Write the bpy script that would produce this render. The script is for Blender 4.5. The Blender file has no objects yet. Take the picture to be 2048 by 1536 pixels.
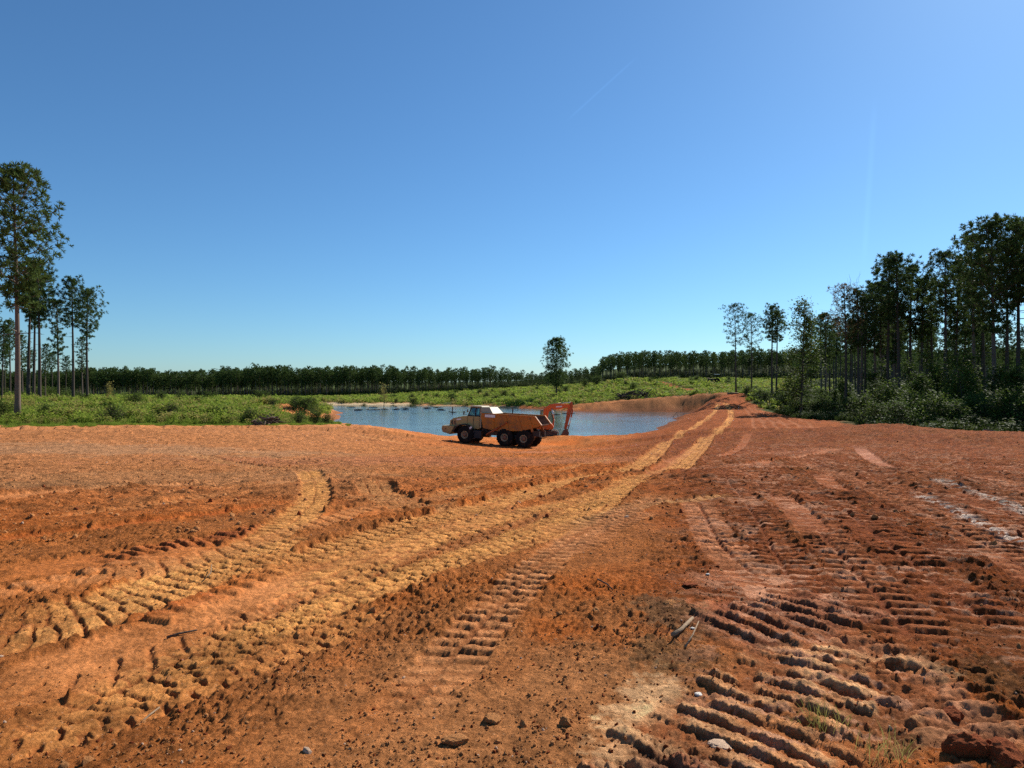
import bpy, bmesh, math, random
import numpy as np
from mathutils import Vector, Matrix, Euler

sc = bpy.context.scene
COL = sc.collection
R = math.radians
rng = np.random.default_rng(7)
random.seed(7)

# ------------------------------------------------------------------ camera, sky, sun, exposure
CAM_Z = 1.65
F_PX, HX, HY = 1380.0, 1024.0, 772.0          # focal length and horizon of the 2048 px wide photograph
cam_d = bpy.data.cameras.new("camera"); cam = bpy.data.objects.new("camera", cam_d); COL.objects.link(cam)
cam_d.sensor_width = 36.0; cam_d.lens = 36.0 * F_PX / 2048.0
cam_d.clip_start = 0.1; cam_d.clip_end = 6000
cam.location = (0, 0, CAM_Z)
cam.rotation_euler = (R(90) + math.atan(4.0 / F_PX), 0, 0)
sc.camera = cam

SUN_AZ, SUN_EL = R(42), R(37)                  # azimuth measured to the right of the view direction (+Y)
world = bpy.data.worlds.new("World"); sc.world = world; world.use_nodes = True
nt = world.node_tree; nt.nodes.clear()
sky = nt.nodes.new("ShaderNodeTexSky"); sky.sky_type = 'NISHITA'; sky.sun_disc = False
sky.sun_elevation = SUN_EL; sky.sun_rotation = SUN_AZ
sky.altitude = 200; sky.air_density = 1.0; sky.dust_density = 0.3; sky.ozone_density = 10.0
hs = nt.nodes.new("ShaderNodeVectorMath"); hs.operation = 'MULTIPLY'; hs.inputs[1].default_value = (0.99, 1.155, 1.10)
bg = nt.nodes.new("ShaderNodeBackground"); bg.inputs['Strength'].default_value = 0.072
wo = nt.nodes.new("ShaderNodeOutputWorld")
nt.links.new(sky.outputs[0], hs.inputs[0]); 
# two faint old contrails high in the sky, fixed to world directions
def sky_dir(px, py): return Vector(((px - HX) / F_PX, 1.0, -(py - HY) / F_PX)).normalized()
tcw = nt.nodes.new("ShaderNodeTexCoord"); last_sky = hs.outputs[0]
for (pa, pb, wd, st_) in (((1128, 246), (1282, 106), .0022, .075), ((1727, 545), (1752, 180), .0055, .05)):
    a_, b_ = sky_dir(*pa), sky_dir(*pb); nrm_ = a_.cross(b_).normalized(); tan_ = (b_ - a_).normalized(); mid_ = ((a_ + b_) / 2).dot(tan_); half_ = (b_ - a_).length / 2
    def vdot(v):
        q = nt.nodes.new("ShaderNodeVectorMath"); q.operation = 'DOT_PRODUCT'; q.inputs[1].default_value = v; nt.links.new(tcw.outputs['Generated'], q.inputs[0]); return q.outputs['Value']
    def mth(op, x_, y_=None, z_=None):
        q = nt.nodes.new("ShaderNodeMath"); q.operation = op
        for k_, v_ in enumerate((x_, y_, z_)):
            if v_ is None: continue
            if isinstance(v_, (int, float)): q.inputs[k_].default_value = v_
            else: nt.links.new(v_, q.inputs[k_])
        return q.outputs[0]
    def mr_(v, f0, f1, t0, t1):
        q = nt.nodes.new("ShaderNodeMapRange"); q.interpolation_type = 'SMOOTHSTEP'; nt.links.new(v, q.inputs[0]); q.inputs[1].default_value = f0; q.inputs[2].default_value = f1; q.inputs[3].default_value = t0; q.inputs[4].default_value = t1; return q.outputs[0]
    w1 = mr_(mth('ABSOLUTE', vdot(nrm_)), 0.0, wd, 1, 0); w2 = mr_(mth('ABSOLUTE', mth('SUBTRACT', vdot(tan_), mid_)), half_ * .55, half_, 1, 0)
    fwd = mr_(vdot((a_ + b_).normalized()), .8, .85, 0, 1)
    w = mth('MULTIPLY_ADD', mth('MULTIPLY', mth('MULTIPLY', w1, w2), fwd), st_, 1.0)
    q = nt.nodes.new("ShaderNodeVectorMath"); q.operation = 'SCALE'; nt.links.new(last_sky, q.inputs[0]); nt.links.new(w, q.inputs['Scale']); last_sky = q.outputs[0]
nt.links.new(last_sky, bg.inputs[0]); nt.links.new(bg.outputs[0], wo.inputs[0])
sun_d = bpy.data.lights.new("sun", 'SUN'); sun_d.energy = 5.0; sun_d.angle = R(0.5); sun_d.color = (1.0, 0.94, 0.85)
sun = bpy.data.objects.new("sun", sun_d); COL.objects.link(sun)
sdir = Vector((math.sin(SUN_AZ) * math.cos(SUN_EL), math.cos(SUN_AZ) * math.cos(SUN_EL), math.sin(SUN_EL)))
sun.rotation_euler = sdir.to_track_quat('Z', 'Y').to_euler()
sc.view_settings.view_transform = 'Standard'; sc.view_settings.look = 'None'
sc.view_settings.exposure = 0.63; sc.view_settings.gamma = 1.0; sc.view_settings.use_curve_mapping = False
sc.cycles.max_bounces = 6; sc.cycles.diffuse_bounces = 2; sc.cycles.glossy_bounces = 2
sc.cycles.transmission_bounces = 4; sc.cycles.transparent_max_bounces = 6
sc.cycles.use_denoising = False

# ------------------------------------------------------------------ noise
_p = np.random.default_rng(3).permutation(256); _p = np.concatenate([_p, _p, _p])
_a = np.random.default_rng(4).uniform(0, 2 * np.pi, 256); _gx, _gy = np.cos(_a), np.sin(_a)
def perlin(x, y):
    xi = np.floor(x).astype(np.int64); yi = np.floor(y).astype(np.int64)
    fx = x - xi; fy = y - yi; xi &= 255; yi &= 255
    u = fx * fx * fx * (fx * (fx * 6 - 15) + 10); v = fy * fy * fy * (fy * (fy * 6 - 15) + 10)
    def g(ix, iy, dx, dy):
        h = _p[_p[ix] + iy] & 255
        return _gx[h] * dx + _gy[h] * dy
    n00 = g(xi, yi, fx, fy); n10 = g((xi + 1) & 255, yi, fx - 1, fy)
    n01 = g(xi, (yi + 1) & 255, fx, fy - 1); n11 = g((xi + 1) & 255, (yi + 1) & 255, fx - 1, fy - 1)
    a = n00 + u * (n10 - n00); b = n01 + u * (n11 - n01)
    return (a + v * (b - a)) * 1.5
def fbm(x, y, scale, octaves=3, gain=0.5, off=0.0):
    r = 0; a = 1.0; s = 1.0 / scale
    for o in range(octaves):
        r = r + a * perlin(x * s + off + 17.3 * o, y * s - off + 5.1 * o); a *= gain; s *= 2.03
    return r
def sstep(a, b, x):
    t = np.clip((x - a) / (b - a), 0, 1); return t * t * (3 - 2 * t)

# ------------------------------------------------------------------ terrain: heights known at surveyed points
def P(px, py, d):   # a point seen at (px, py) whose ground distance is d
    return ((px - HX) / F_PX * d, d, CAM_Z - (py - HY) / F_PX * d)
CP = [P(*q) for q in [
    (100, 857, 58), (-300, 857, 60), (500, 857, 60), (700, 855, 62), (300, 858, 45), (300, 905, 28), (0, 905, 28), (-300, 905, 28),
    (860, 868, 64), (923, 886, 65.5), (1048, 896, 62), (1130, 893, 66), (1024, 911, 40), (800, 905, 40), (600, 885, 42), (1150, 908, 42),
    (1240, 876, 76), (1200, 900, 50), (1290, 930, 20.5), (1380, 880, 41), (1330, 902, 30), (1440, 845, 80), (1415, 862, 58), (1452, 824, 115), (1455, 817, 125),
    (1024, 938, 20), (800, 938, 20), (500, 938, 20), (100, 938, 20),
    (1440, 790, 145), (1510, 790, 143), (1250, 802, 172), (1150, 811, 166), (1250, 765, 240), (1300, 752, 430), (1430, 768, 225), (1430, 752, 430),
    (1550, 796, 140), (1700, 745, 430), (2000, 745, 430), (2300, 745, 430), (1800, 790, 200), (2100, 790, 200),
    (1605, 842, 108), (1650, 858, 105), (1690, 866, 101), (1750, 864, 93), (1850, 860, 86), (1992, 857, 78), (2100, 852, 74), (2300, 852, 70), (1800, 845, 130), (2000, 845, 125), (2300, 845, 125),
    (1540, 829, 100), (1500, 833, 96), (1650, 846, 74), (1600, 850, 66), (1700, 862, 43), (1800, 853, 38), (1900, 862, 36), (1990, 868, 36), (2200, 868, 36), (1900, 872, 50), (2000, 872, 52), (2200, 872, 50), (1780, 872, 56),
    (1500, 930, 20), (1900, 930, 20), (2200, 930, 20), (1600, 898, 30), (1900, 900, 28),
    (100, 807, 122), (-300, 807, 122), (300, 812, 120), (500, 826, 98), (350, 830, 85), (620, 818, 112), (600, 806, 160), (500, 800, 250), (100, 797, 250), (-300, 795, 250),
    (100, 797, 400), (500, 797, 400), (-300, 797, 400), (800, 790, 400), (-300, 762, 560), (100, 764, 560), (500, 764, 560), (900, 766, 560), (1080, 762, 560), (1230, 738, 560), (1600, 718, 560), (2000, 718, 560), (800, 800, 255), (700, 806, 235), (950, 782, 400), (1060, 776, 400), (1000, 800, 235), (1113, 796, 200), (1120, 778, 290)]]
for th in (-180, -130, -90, -65, 65, 90, 130, 180):
    for r_, z_ in ((3, 0), (12, -0.1), (60, -1.5), (250, -2), (1500, 3)):
        CP.append((r_ * math.sin(R(th)), r_ * math.cos(R(th)), z_))
for th in range(-180, 181, 30):
    for r_ in (0.3, 1.5, 3.0, 6.0, 9.5):
        CP.append((r_ * math.sin(R(th)), r_ * math.cos(R(th)), -0.012 * r_ * max(0, math.cos(R(th)))))
for th in range(-45, 46, 15):
    CP.append((800 * math.sin(R(th)), 800 * math.cos(R(th)), 3.0 + max(0, th) * 0.25)); CP.append((2200 * math.sin(R(th)), 2200 * math.cos(R(th)), 4.0))
CP = np.array(CP)
cu = np.arctan2(CP[:, 0], CP[:, 1]); cv = np.log(np.hypot(CP[:, 0], CP[:, 1]))
def kern(d2): return np.where(d2 > 1e-12, 0.5 * d2 * np.log(d2 + 1e-20), 0)
N_ = len(CP)
A = np.zeros((N_ + 3, N_ + 3))
A[:N_, :N_] = kern((cu[:, None] - cu) ** 2 + (cv[:, None] - cv) ** 2) + np.eye(N_) * 2e-4
A[:N_, N_] = 1; A[:N_, N_ + 1] = cu; A[:N_, N_ + 2] = cv; A[N_:, :N_] = A[:N_, N_:].T
W = np.linalg.solve(A, np.concatenate([CP[:, 2], np.zeros(3)]))
GU = np.linspace(-np.pi, np.pi, 721); GV = np.linspace(math.log(0.25), math.log(2300), 331)
gu, gv = np.meshgrid(GU, GV, indexing='ij')
GZ = np.zeros(gu.shape)
for i in range(N_): GZ += W[i] * kern((gu - cu[i]) ** 2 + (gv - cv[i]) ** 2)
GZ += W[N_] + W[N_ + 1] * gu + W[N_ + 2] * gv
def bil(G, u, v, u0, u1, v0, v1):
    nu, nv = G.shape
    a = np.clip((u - u0) / (u1 - u0) * (nu - 1), 0, nu - 1.0001); b = np.clip((v - v0) / (v1 - v0) * (nv - 1), 0, nv - 1.0001)
    i = a.astype(int); j = b.astype(int); fa = a - i; fb = b - j
    return (G[i, j] * (1 - fa) + G[i + 1, j] * fa) * (1 - fb) + (G[i, j + 1] * (1 - fa) + G[i + 1, j + 1] * fa) * fb
WATER = -4.15
POND = np.array([(-64, 212), (-50, 176), (-38, 152), (-31, 120), (-27, 100), (-18, 86), (-10, 79), (-4, 76), (3, 76), (9.6, 77), (16, 84), (20, 93), (23.6, 103), (29, 122), (35, 138), (40, 147),
                 (36, 153), (24, 156), (14, 157), (9, 168), (4, 178), (-4, 188), (-18, 200), (-32, 206), (-46, 208)], float)
def sdist(poly, x, y):      # signed distance, negative inside
    d = np.full(x.shape, 1e9); ins = np.zeros(x.shape, bool); n = len(poly)
    for i in range(n):
        ax, ay = poly[i]; bx, by = poly[(i + 1) % n]; ex, ey = bx - ax, by - ay
        t = np.clip(((x - ax) * ex + (y - ay) * ey) / (ex * ex + ey * ey), 0, 1)
        d = np.minimum(d, np.hypot(x - ax - t * ex, y - ay - t * ey))
        c = ((ay > y) != (by > y)) & (x < (bx - ax) * (y - ay) / (by - ay + 1e-12) + ax)
        ins ^= c
    return np.where(ins, -d, d)
def zbase(x, y):
    x = np.asarray(x, float); y = np.asarray(y, float)
    z = bil(GZ, np.arctan2(x, y), np.log(np.maximum(np.hypot(x, y), 0.26)), -np.pi, np.pi, GV[0], GV[-1])
    near = (x > -90) & (x < 70) & (y > 55) & (y < 240)
    if near.any():
        xs, ys = x[near], y[near]
        sd = sdist(POND, xs, ys) + 1.2 * fbm(xs, ys, 9, 3)
        zz = z[near]
        zo = np.maximum(zz, WATER + 0.10 * np.clip(sd, 0, 6))
        zo = WATER + 0.02 + (zo - WATER) * sstep(-0.5, 7.0, sd) + 0.16 * np.clip(sd, 0, 1)
        zi = WATER + np.maximum(sd * 0.3, -1.6)
        z = z.copy(); z[near] = np.where(sd > 0, zo, zi)
    return z
# the even stand the truck is parked on
TRK_Z = CAM_Z - (895.5 - HY) / F_PX * 62.0; TRK_ZF = CAM_Z - (885.5 - HY) / F_PX * 64.3
_zb = zbase
def zbase(x, y):
    z = _zb(x, y); x = np.asarray(x, float); y = np.asarray(y, float)
    t = ((x - 1.08) * -.927 + (y - 62) * .375)
    w = 1 - sstep(6.0, 10.0, np.hypot((x + 1.8) / 1.15, y - 63.6))
    zp = TRK_Z + (TRK_ZF - TRK_Z) * np.clip(t / 6.1, -.8, 1.6)
    return z + (zp - z) * w
def pix(px, py, dmax=500):
    """where the ray through a pixel of the photograph meets the ground"""
    d = np.exp(np.linspace(math.log(1.6), math.log(dmax), 3000))
    dx = (px - HX) / F_PX; dz = -(py - HY) / F_PX
    below = (CAM_Z + dz * d) < zbase(dx * d, d)
    k = int(np.argmax(below)) if below.any() else len(d) - 1
    return dx * d[k], d[k]

# bare-soil area (world metres)
SOIL = np.array([(-300, -200), (-300, 78), (-80, 61), (-39, 58), (-23, 60.5), (-15.2, 62.5), (-19, 76), (-25.3, 99), (-20, 120), (0, 120), (10, 150), (13, 163), (16, 168), (28, 173), (40, 166), (46, 152), (48, 240), (51, 240), (50, 150),
                 (45.5, 133), (45, 115), (40, 93), (33.5, 69), (27, 51), (25, 45), (29, 47), (36, 50), (80, 40), (300, 20), (300, -200)], float)

# ------------------------------------------------------------------ ground sheet: fine where it is near, coarse far off
TH0 = R(41.5)
th_d = np.linspace(-TH0, TH0, 960)
th_o = np.linspace(TH0, 2 * np.pi - TH0, 62)[1:-1]
TH = np.concatenate([th_d, th_o])
r_a = np.exp(np.linspace(math.log(0.3), math.log(1.95), 10))[:-1]
r_b = np.concatenate([np.exp(np.linspace(math.log(1.95), math.log(8), 390))[:-1], np.exp(np.linspace(math.log(8), math.log(27), 450))[:-1], np.exp(np.linspace(math.log(27), math.log(48), 110))[:-1]])
r_c = np.exp(np.linspace(math.log(48), math.log(260), 150))[:-1]
r_d = np.exp(np.linspace(math.log(260), math.log(2200), 26))
RR = np.concatenate([r_a, r_b, r_c, r_d])
NT, NR = len(TH), len(RR)
tt, rr = np.meshgrid(TH, RR, indexing='ij')
X = (rr * np.sin(tt)).ravel(); Y = (rr * np.cos(tt)).ravel(); RAD = rr.ravel()
Z = zbase(X, Y)
sdS = sdist(SOIL, X, Y)
mS = (RAD < 300)
jit = np.zeros_like(X); jit[mS] = 1.6 * fbm(X[mS], Y[mS], 5, 4)
soil = 1 - sstep(-0.8, 0.8, sdS + jit)
sdP = np.full(X.shape, 99.0); mP = (X > -90) & (X < 70) & (Y > 60) & (Y < 240); sdP[mP] = sdist(POND, X[mP], Y[mP])
soil = np.maximum(soil, 1 - sstep(1.2, 3.2, sdP + 0.6 * jit))

# colours (linear albedo)
def C_(r, g, b): return np.array([r, g, b])
ORANGE = C_(.57, .158, .032); BROWN = C_(.55, .185, .050); TAN = C_(.70, .305, .088); RED = C_(.27, .070, .019); DKRED = C_(.27, .065, .018)
PALE = C_(.66, .44, .29); PINK = C_(.50, .185, .085); GREYB = C_(.26, .135, .06); LTAN = C_(.58, .245, .095); CREAM = C_(.84, .47, .22); OLIVE = C_(.11, .085, .035)
near = RAD < 60
xn, yn = X[near], Y[near]
n1 = np.zeros_like(X); n1[mS] = fbm(X[mS], Y[mS], 6, 4)
n2 = np.zeros_like(X); n2[near] = fbm(xn, yn, 1.3, 4, .6, 9)
n3 = np.zeros_like(X); n3[near] = fbm(xn, yn, .22, 3, .6, 31)
def lerp(a, b, t): return a + (b - a) * t[:, None]
col = np.tile(BROWN, (len(X), 1))
col = lerp(col, ORANGE, sstep(-.3, .4, n1 + .6 * n2))
az = X / np.maximum(Y, 1.0)
wl = sstep(.02, -.30, az) * sstep(7, 18, Y)
col = lerp(col, LTAN, wl * (0.75 + .2 * n1).clip(0, 1))
wr = sstep(.12, .34, az + .06 * n1) * sstep(3.5, 6, RAD) + sstep(14, 30, Y) * sstep(.08, .2, az) * .6
col = lerp(col, RED, np.clip(wr, 0, 1) * (.85 + .3 * n2).clip(0, 1))
# near crumbly grey-brown ground ahead of the camera
wc = sstep(5.6, 3.6, RAD + .8 * n2) * sstep(-.55, -.1, az) * sstep(.75, .2, az)
col = lerp(col, C_(.62, .255, .09), wc * .85)

def blob(px, py, rx, ry, ang, color, s=1.0, rough=.5, sc_=None):
    global col
    cx, cy = pix(px, py); m = (np.hypot(X - cx, Y - cy) < 2.2 * max(rx, ry))
    x, y = X[m] - cx, Y[m] - cy; c_, s_ = math.cos(ang), math.sin(ang)
    a = (x * c_ + y * s_) / rx; b = (-x * s_ + y * c_) / ry
    k = sc_ or 0.5 * min(rx, ry)
    w = sstep(1.15, .6, np.hypot(a, b) + rough * fbm(X[m], Y[m], k, 4, .6, px * .01)) * s
    col[m] = lerp(col[m], color, w)
    return m, w
DZ = np.zeros_like(X)
FLAT = np.zeros_like(X)      # how packed the soil is (damps the crumbs)
for a in [(1285, 1465, .24, .80, -.30, CREAM, .95), (1320, 1385, .18, .22, 0, CREAM, .7), (1430, 1230, .24, .36, .2, C_(.52, .17, .07), .9), (1345, 1235, .30, .5, 0, GREYB, .8), (1330, 1310, .25, .3, 0, C_(.22, .14, .06), .5),
          (1780, 1340, .35, .35, 0, C_(.48, .30, .15), .75), (1850, 1440, .6, .4, 0, C_(.22, .13, .065), .7), (1440, 1160, .3, .25, 0, PINK, .6), (1990, 1350, .2, .4, -.3, OLIVE, .5)]:
    m, w = blob(*a); FLAT[m] = np.maximum(FLAT[m], .55 * w if a[5][0] > .3 else 0)
for a in [(850, 925, 9, 3.5, 0, PINK, .55), (1130, 905, 5, 2.2, 0, PINK, .8), (1480, 942, 2.4, .5, .1, PINK, .8), (1600, 905, 3, .8, .3, C_(.42, .15, .07), .6), (1200, 900, 4, 1.5, 0, PINK, .4),
          (40, 980, 2.5, 1.2, 0, GREYB, .5), (250, 900, 12, 4, 0, C_(.44, .24, .12), .6), (300, 960, 6, 3, 0, C_(.46, .22, .09), .5), (1300, 812, 25, 5, .1, C_(.30, .145, .065), .7), (1000, 895, 10, 3, 0, C_(.42, .16, .08), .4)]:
    m, w = blob(*a); FLAT[m] = np.maximum(FLAT[m], .4 * w)

# ---- tracks
def catmull(pts, step=.25):
    pts = [np.array(p, float) for p in pts]; pts = [2 * pts[0] - pts[1]] + pts + [2 * pts[-1] - pts[-2]]
    out = []
    for i in range(1, len(pts) - 2):
        p0, p1, p2, p3 = pts[i - 1:i + 3]; n = max(2, int(min(24, np.linalg.norm(p2 - p1) / step)))
        for k in range(n):
            t = k / n
            out.append(.5 * ((2 * p1) + (-p0 + p2) * t + (2 * p0 - 5 * p1 + 4 * p2 - p3) * t * t + (-p0 + 3 * p1 - 3 * p2 + p3) * t ** 3))
    out.append(pts[-2]); return np.array(out)
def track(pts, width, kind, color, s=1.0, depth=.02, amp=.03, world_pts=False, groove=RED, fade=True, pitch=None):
    global col
    w = catmull([p if world_pts else pix(*p) for p in pts])
    hw = width / 2
    mask = (X > w[:, 0].min() - width) & (X < w[:, 0].max() + width) & (Y > w[:, 1].min() - width) & (Y < w[:, 1].max() + width) & (RAD < 200)
    idx = np.nonzero(mask)[0]; x, y = X[idx], Y[idx]
    best = np.full(x.shape, 1e9); lat = np.zeros(x.shape); along = np.zeros(x.shape); acc = 0.0
    for i in range(len(w) - 1):
        e = w[i + 1] - w[i]; L = math.hypot(*e)
        if L < 1e-6: continue
        e /= L; dx, dy = x - w[i, 0], y - w[i, 1]
        t = np.clip(dx * e[0] + dy * e[1], 0, L); d = np.hypot(dx - t * e[0], dy - t * e[1])
        b = d < best; best[b] = d[b]; lat[b] = (dx * -e[1] + dy * e[0])[b]; along[b] = (acc + dx * e[0] + dy * e[1])[b]
        acc += L
    keep = best < hw * 1.6; idx = idx[keep]; x, y = x[keep], y[keep]; q = best[keep] / hw; u = lat[keep] / hw; a = along[keep]
    u = u + .06 * fbm(x, y, .35, 3, .6, 3); q = q + .16 * fbm(x, y, .22, 3, .65, 7)
    ins = sstep(1.06, .9, q)
    if fade: fl_ = min(1.0, acc * .12); ins = ins * sstep(-.1, fl_, a) * sstep(acc + .1, acc - fl_, a)
    wear = np.clip(.90 + .85 * fbm(x, y, 1.3, 4, .62, 55), .12, 1)          # where the print is clear
    if kind == 'tire':       # plates in three staggered columns, parted by thin grooves
        p = pitch or .185
        cidx = np.clip(np.floor((u + 1) * 1.5), 0, 2); cu_ = ((u + 1) * 1.5) % 1
        ph = a / p + .5 * (cidx % 2) + .35 * np.abs(u) + .10 * fbm(x, y, .3, 3, .6, 88); g = np.abs((ph % 1) - .5) * 2
        cid = np.sin(np.floor(ph) * 12.9898 + cidx * 78.233) * 43758.5453; cid = cid - np.floor(cid)
        pad = sstep(.10, .26, g) * sstep(.02, .10, np.minimum(cu_, 1 - cu_)) * (.78 + .22 * cid)
        hgt = .68 * amp * (pad - .8) * (.30 + .8 * wear) + .2 * amp * (cid - .5) * pad + .12 * amp * fbm(x, y, .06, 3, .65, 91)
    elif kind == 'bars':     # slanting lug bars
        p = pitch or .165
        ph = a / p - .55 * u + .10 * fbm(x, y, .3, 3, .6, 88); g = ph % 1
        pad = sstep(0, .14, g) * sstep(1, .75, g) * (1 - .6 * (1 - sstep(.02, .08, np.abs(u))))
        hgt = .75 * amp * (pad - .8) * (.30 + .8 * wear) + .12 * amp * fbm(x, y, .06, 3, .65, 91)
    elif kind == 'dozer':
        p = pitch or .20
        ph = a / p + np.where(u > .08, .35, 0) + .06 * fbm(x, y, .5, 2, .5, 66); g = (ph % 1)
        pad = sstep(.0, .14, g) * sstep(1, .42, g) * (.25 + .75 * sstep(.06, .14, np.abs(u - .08)))
        hgt = amp * (pad - .35) * wear
    elif kind == 'ridge':
        p = pitch or .2
        ph = a / p + .10 * fbm(x, y, .9, 2, .5, 66) + .05 * fbm(x, y, .12, 3, .6, 67); rid = np.floor(ph); g = (ph % 1); rn = np.sin(rid * 12.9898) * 43758.5453; rn = rn - np.floor(rn)
        pad = sstep(0, .10 + .10 * rn, g) * sstep(1, .25 + .3 * rn, g)
        lim = sstep(1.0, .70, np.abs(u - .8 * (rn - .5)) + .55 * fbm(x, y, .3, 2, .6, 68)); brk = np.clip(.9 + .75 * fbm(x + rn * 9, y, .35, 2, .5, 69), .1, 1.15)
        hgt = amp * (pad * lim * brk - .35) + .30 * amp * fbm(x, y, .045, 3, .7, 70); pad = (pad * lim * np.clip(brk, 0, 1)) ** 2.2
    else:
        pad = np.ones_like(a); hgt = 0 * a
    berm = depth * .8 * np.exp(-((q - 1.12) / .14) ** 2) * (.6 + 1.2 * np.clip(fbm(x, y, .25, 3, .6, 12) + .3, 0, 1))
    if kind == 'smooth': hgt = hgt - .3 * depth
    DZ[idx] = DZ[idx] * (1 - .75 * ins) + ins * (hgt - depth) + berm * (1 if not fade else sstep(0, .8, a) * sstep(acc, acc - .8, a))
    FLAT[idx] = np.maximum(FLAT[idx], ins * (.85 if kind == 'smooth' else .6))
    if color is not None:
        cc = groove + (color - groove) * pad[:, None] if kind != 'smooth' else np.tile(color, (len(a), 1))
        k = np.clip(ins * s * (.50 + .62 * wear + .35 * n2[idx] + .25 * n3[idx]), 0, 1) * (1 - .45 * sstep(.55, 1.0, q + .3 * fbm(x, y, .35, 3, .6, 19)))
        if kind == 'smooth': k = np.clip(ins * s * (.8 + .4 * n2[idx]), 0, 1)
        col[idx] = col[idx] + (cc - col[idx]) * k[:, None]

# broad smooth wheel bands and scraped bands first
track([(-60, 1420), (150, 1330), (320, 1270), (560, 1175), (800, 1085), (930, 1048), (1080, 1010)], .75, 'smooth', C_(.56, .22, .075), .8, .02)
track([(540, 1262), (700, 1190), (900, 1118), (1080, 1058), (1200, 1026)], .34, 'smooth', C_(.50, .17, .05), .9, .015)
track([(-60, 1150), (200, 1118), (420, 1085), (640, 1040), (800, 1010)], .9, 'smooth', C_(.48, .145, .035), .8, .02)
track([(-60, 1085), (150, 1060), (400, 1030), (620, 1000)], .5, 'smooth', C_(.40, .10, .024), .85, .03)
track([(-60, 1010), (200, 985), (450, 970), (700, 960)], 1.0, 'smooth', C_(.56, .23, .085), .5, .02)
# churned berms of loose red clay
for pts in ([(200, 1120), (330, 1092), (480, 1070)], [(430, 1075), (540, 1052)], [(-20, 1275), (120, 1255), (300, 1220), (430, 1180)]):
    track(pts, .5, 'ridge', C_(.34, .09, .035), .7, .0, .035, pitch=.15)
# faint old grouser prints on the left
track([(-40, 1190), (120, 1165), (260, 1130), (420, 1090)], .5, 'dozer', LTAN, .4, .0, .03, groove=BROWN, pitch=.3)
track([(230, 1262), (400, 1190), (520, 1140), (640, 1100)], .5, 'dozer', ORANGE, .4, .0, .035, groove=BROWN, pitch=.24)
# wheel prints of the hauler
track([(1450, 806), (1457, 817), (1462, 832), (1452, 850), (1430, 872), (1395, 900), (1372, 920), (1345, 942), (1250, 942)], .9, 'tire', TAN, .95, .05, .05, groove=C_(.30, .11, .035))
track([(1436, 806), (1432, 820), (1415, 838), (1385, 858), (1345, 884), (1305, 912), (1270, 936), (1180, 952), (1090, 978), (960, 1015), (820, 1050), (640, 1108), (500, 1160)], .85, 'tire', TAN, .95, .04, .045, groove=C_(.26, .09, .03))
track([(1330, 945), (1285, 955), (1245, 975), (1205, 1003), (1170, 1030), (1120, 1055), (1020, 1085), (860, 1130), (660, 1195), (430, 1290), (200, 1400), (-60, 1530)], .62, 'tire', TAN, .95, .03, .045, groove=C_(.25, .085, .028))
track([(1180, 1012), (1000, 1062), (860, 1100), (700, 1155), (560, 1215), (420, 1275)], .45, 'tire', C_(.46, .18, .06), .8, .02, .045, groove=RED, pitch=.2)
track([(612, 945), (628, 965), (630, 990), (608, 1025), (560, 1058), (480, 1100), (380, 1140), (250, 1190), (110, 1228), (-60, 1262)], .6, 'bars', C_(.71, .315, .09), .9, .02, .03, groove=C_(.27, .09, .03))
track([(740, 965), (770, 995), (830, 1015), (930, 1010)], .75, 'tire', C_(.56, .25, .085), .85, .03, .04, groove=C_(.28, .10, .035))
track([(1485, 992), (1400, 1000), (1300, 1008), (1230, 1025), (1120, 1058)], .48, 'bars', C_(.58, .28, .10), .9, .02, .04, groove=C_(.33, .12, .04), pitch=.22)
track([(460, 905), (540, 915), (620, 925), (700, 930)], .8, 'tire', C_(.50, .24, .09), .7, .02, .04)
track([(370, 905), (450, 925), (560, 940), (660, 942)], .8, 'tire', C_(.50, .24, .09), .7, .02, .04)
track([(700, 868), (760, 880), (840, 890)], 1.0, 'smooth', C_(.50, .24, .09), .6, .05)
track([(1000, 985), (860, 1000), (760, 1000), (680, 990)], .8, 'tire', C_(.50, .22, .08), .6, .02, .04)
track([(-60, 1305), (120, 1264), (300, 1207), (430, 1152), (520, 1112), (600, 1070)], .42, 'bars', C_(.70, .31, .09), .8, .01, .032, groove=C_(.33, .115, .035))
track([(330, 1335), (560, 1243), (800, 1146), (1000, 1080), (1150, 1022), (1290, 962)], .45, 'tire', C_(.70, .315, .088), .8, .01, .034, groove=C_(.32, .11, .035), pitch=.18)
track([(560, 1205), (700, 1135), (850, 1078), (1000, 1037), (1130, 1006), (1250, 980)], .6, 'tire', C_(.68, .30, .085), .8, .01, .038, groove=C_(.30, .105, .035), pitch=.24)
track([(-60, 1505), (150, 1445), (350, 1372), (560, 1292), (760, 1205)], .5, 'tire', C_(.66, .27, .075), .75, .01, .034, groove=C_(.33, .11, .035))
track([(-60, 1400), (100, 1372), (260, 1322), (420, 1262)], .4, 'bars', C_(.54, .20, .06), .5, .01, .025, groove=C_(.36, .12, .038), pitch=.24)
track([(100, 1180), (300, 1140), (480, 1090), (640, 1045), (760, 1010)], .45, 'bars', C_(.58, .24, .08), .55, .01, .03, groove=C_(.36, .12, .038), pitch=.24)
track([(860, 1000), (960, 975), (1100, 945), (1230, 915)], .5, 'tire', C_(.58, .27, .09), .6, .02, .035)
track([(380, 985), (520, 975), (640, 960), (800, 950)], .5, 'bars', C_(.56, .25, .085), .5, .01, .035); track([(60, 1040), (260, 1018), (460, 990)], .5, 'bars', C_(.56, .23, .075), .5, .01, .035)
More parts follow.
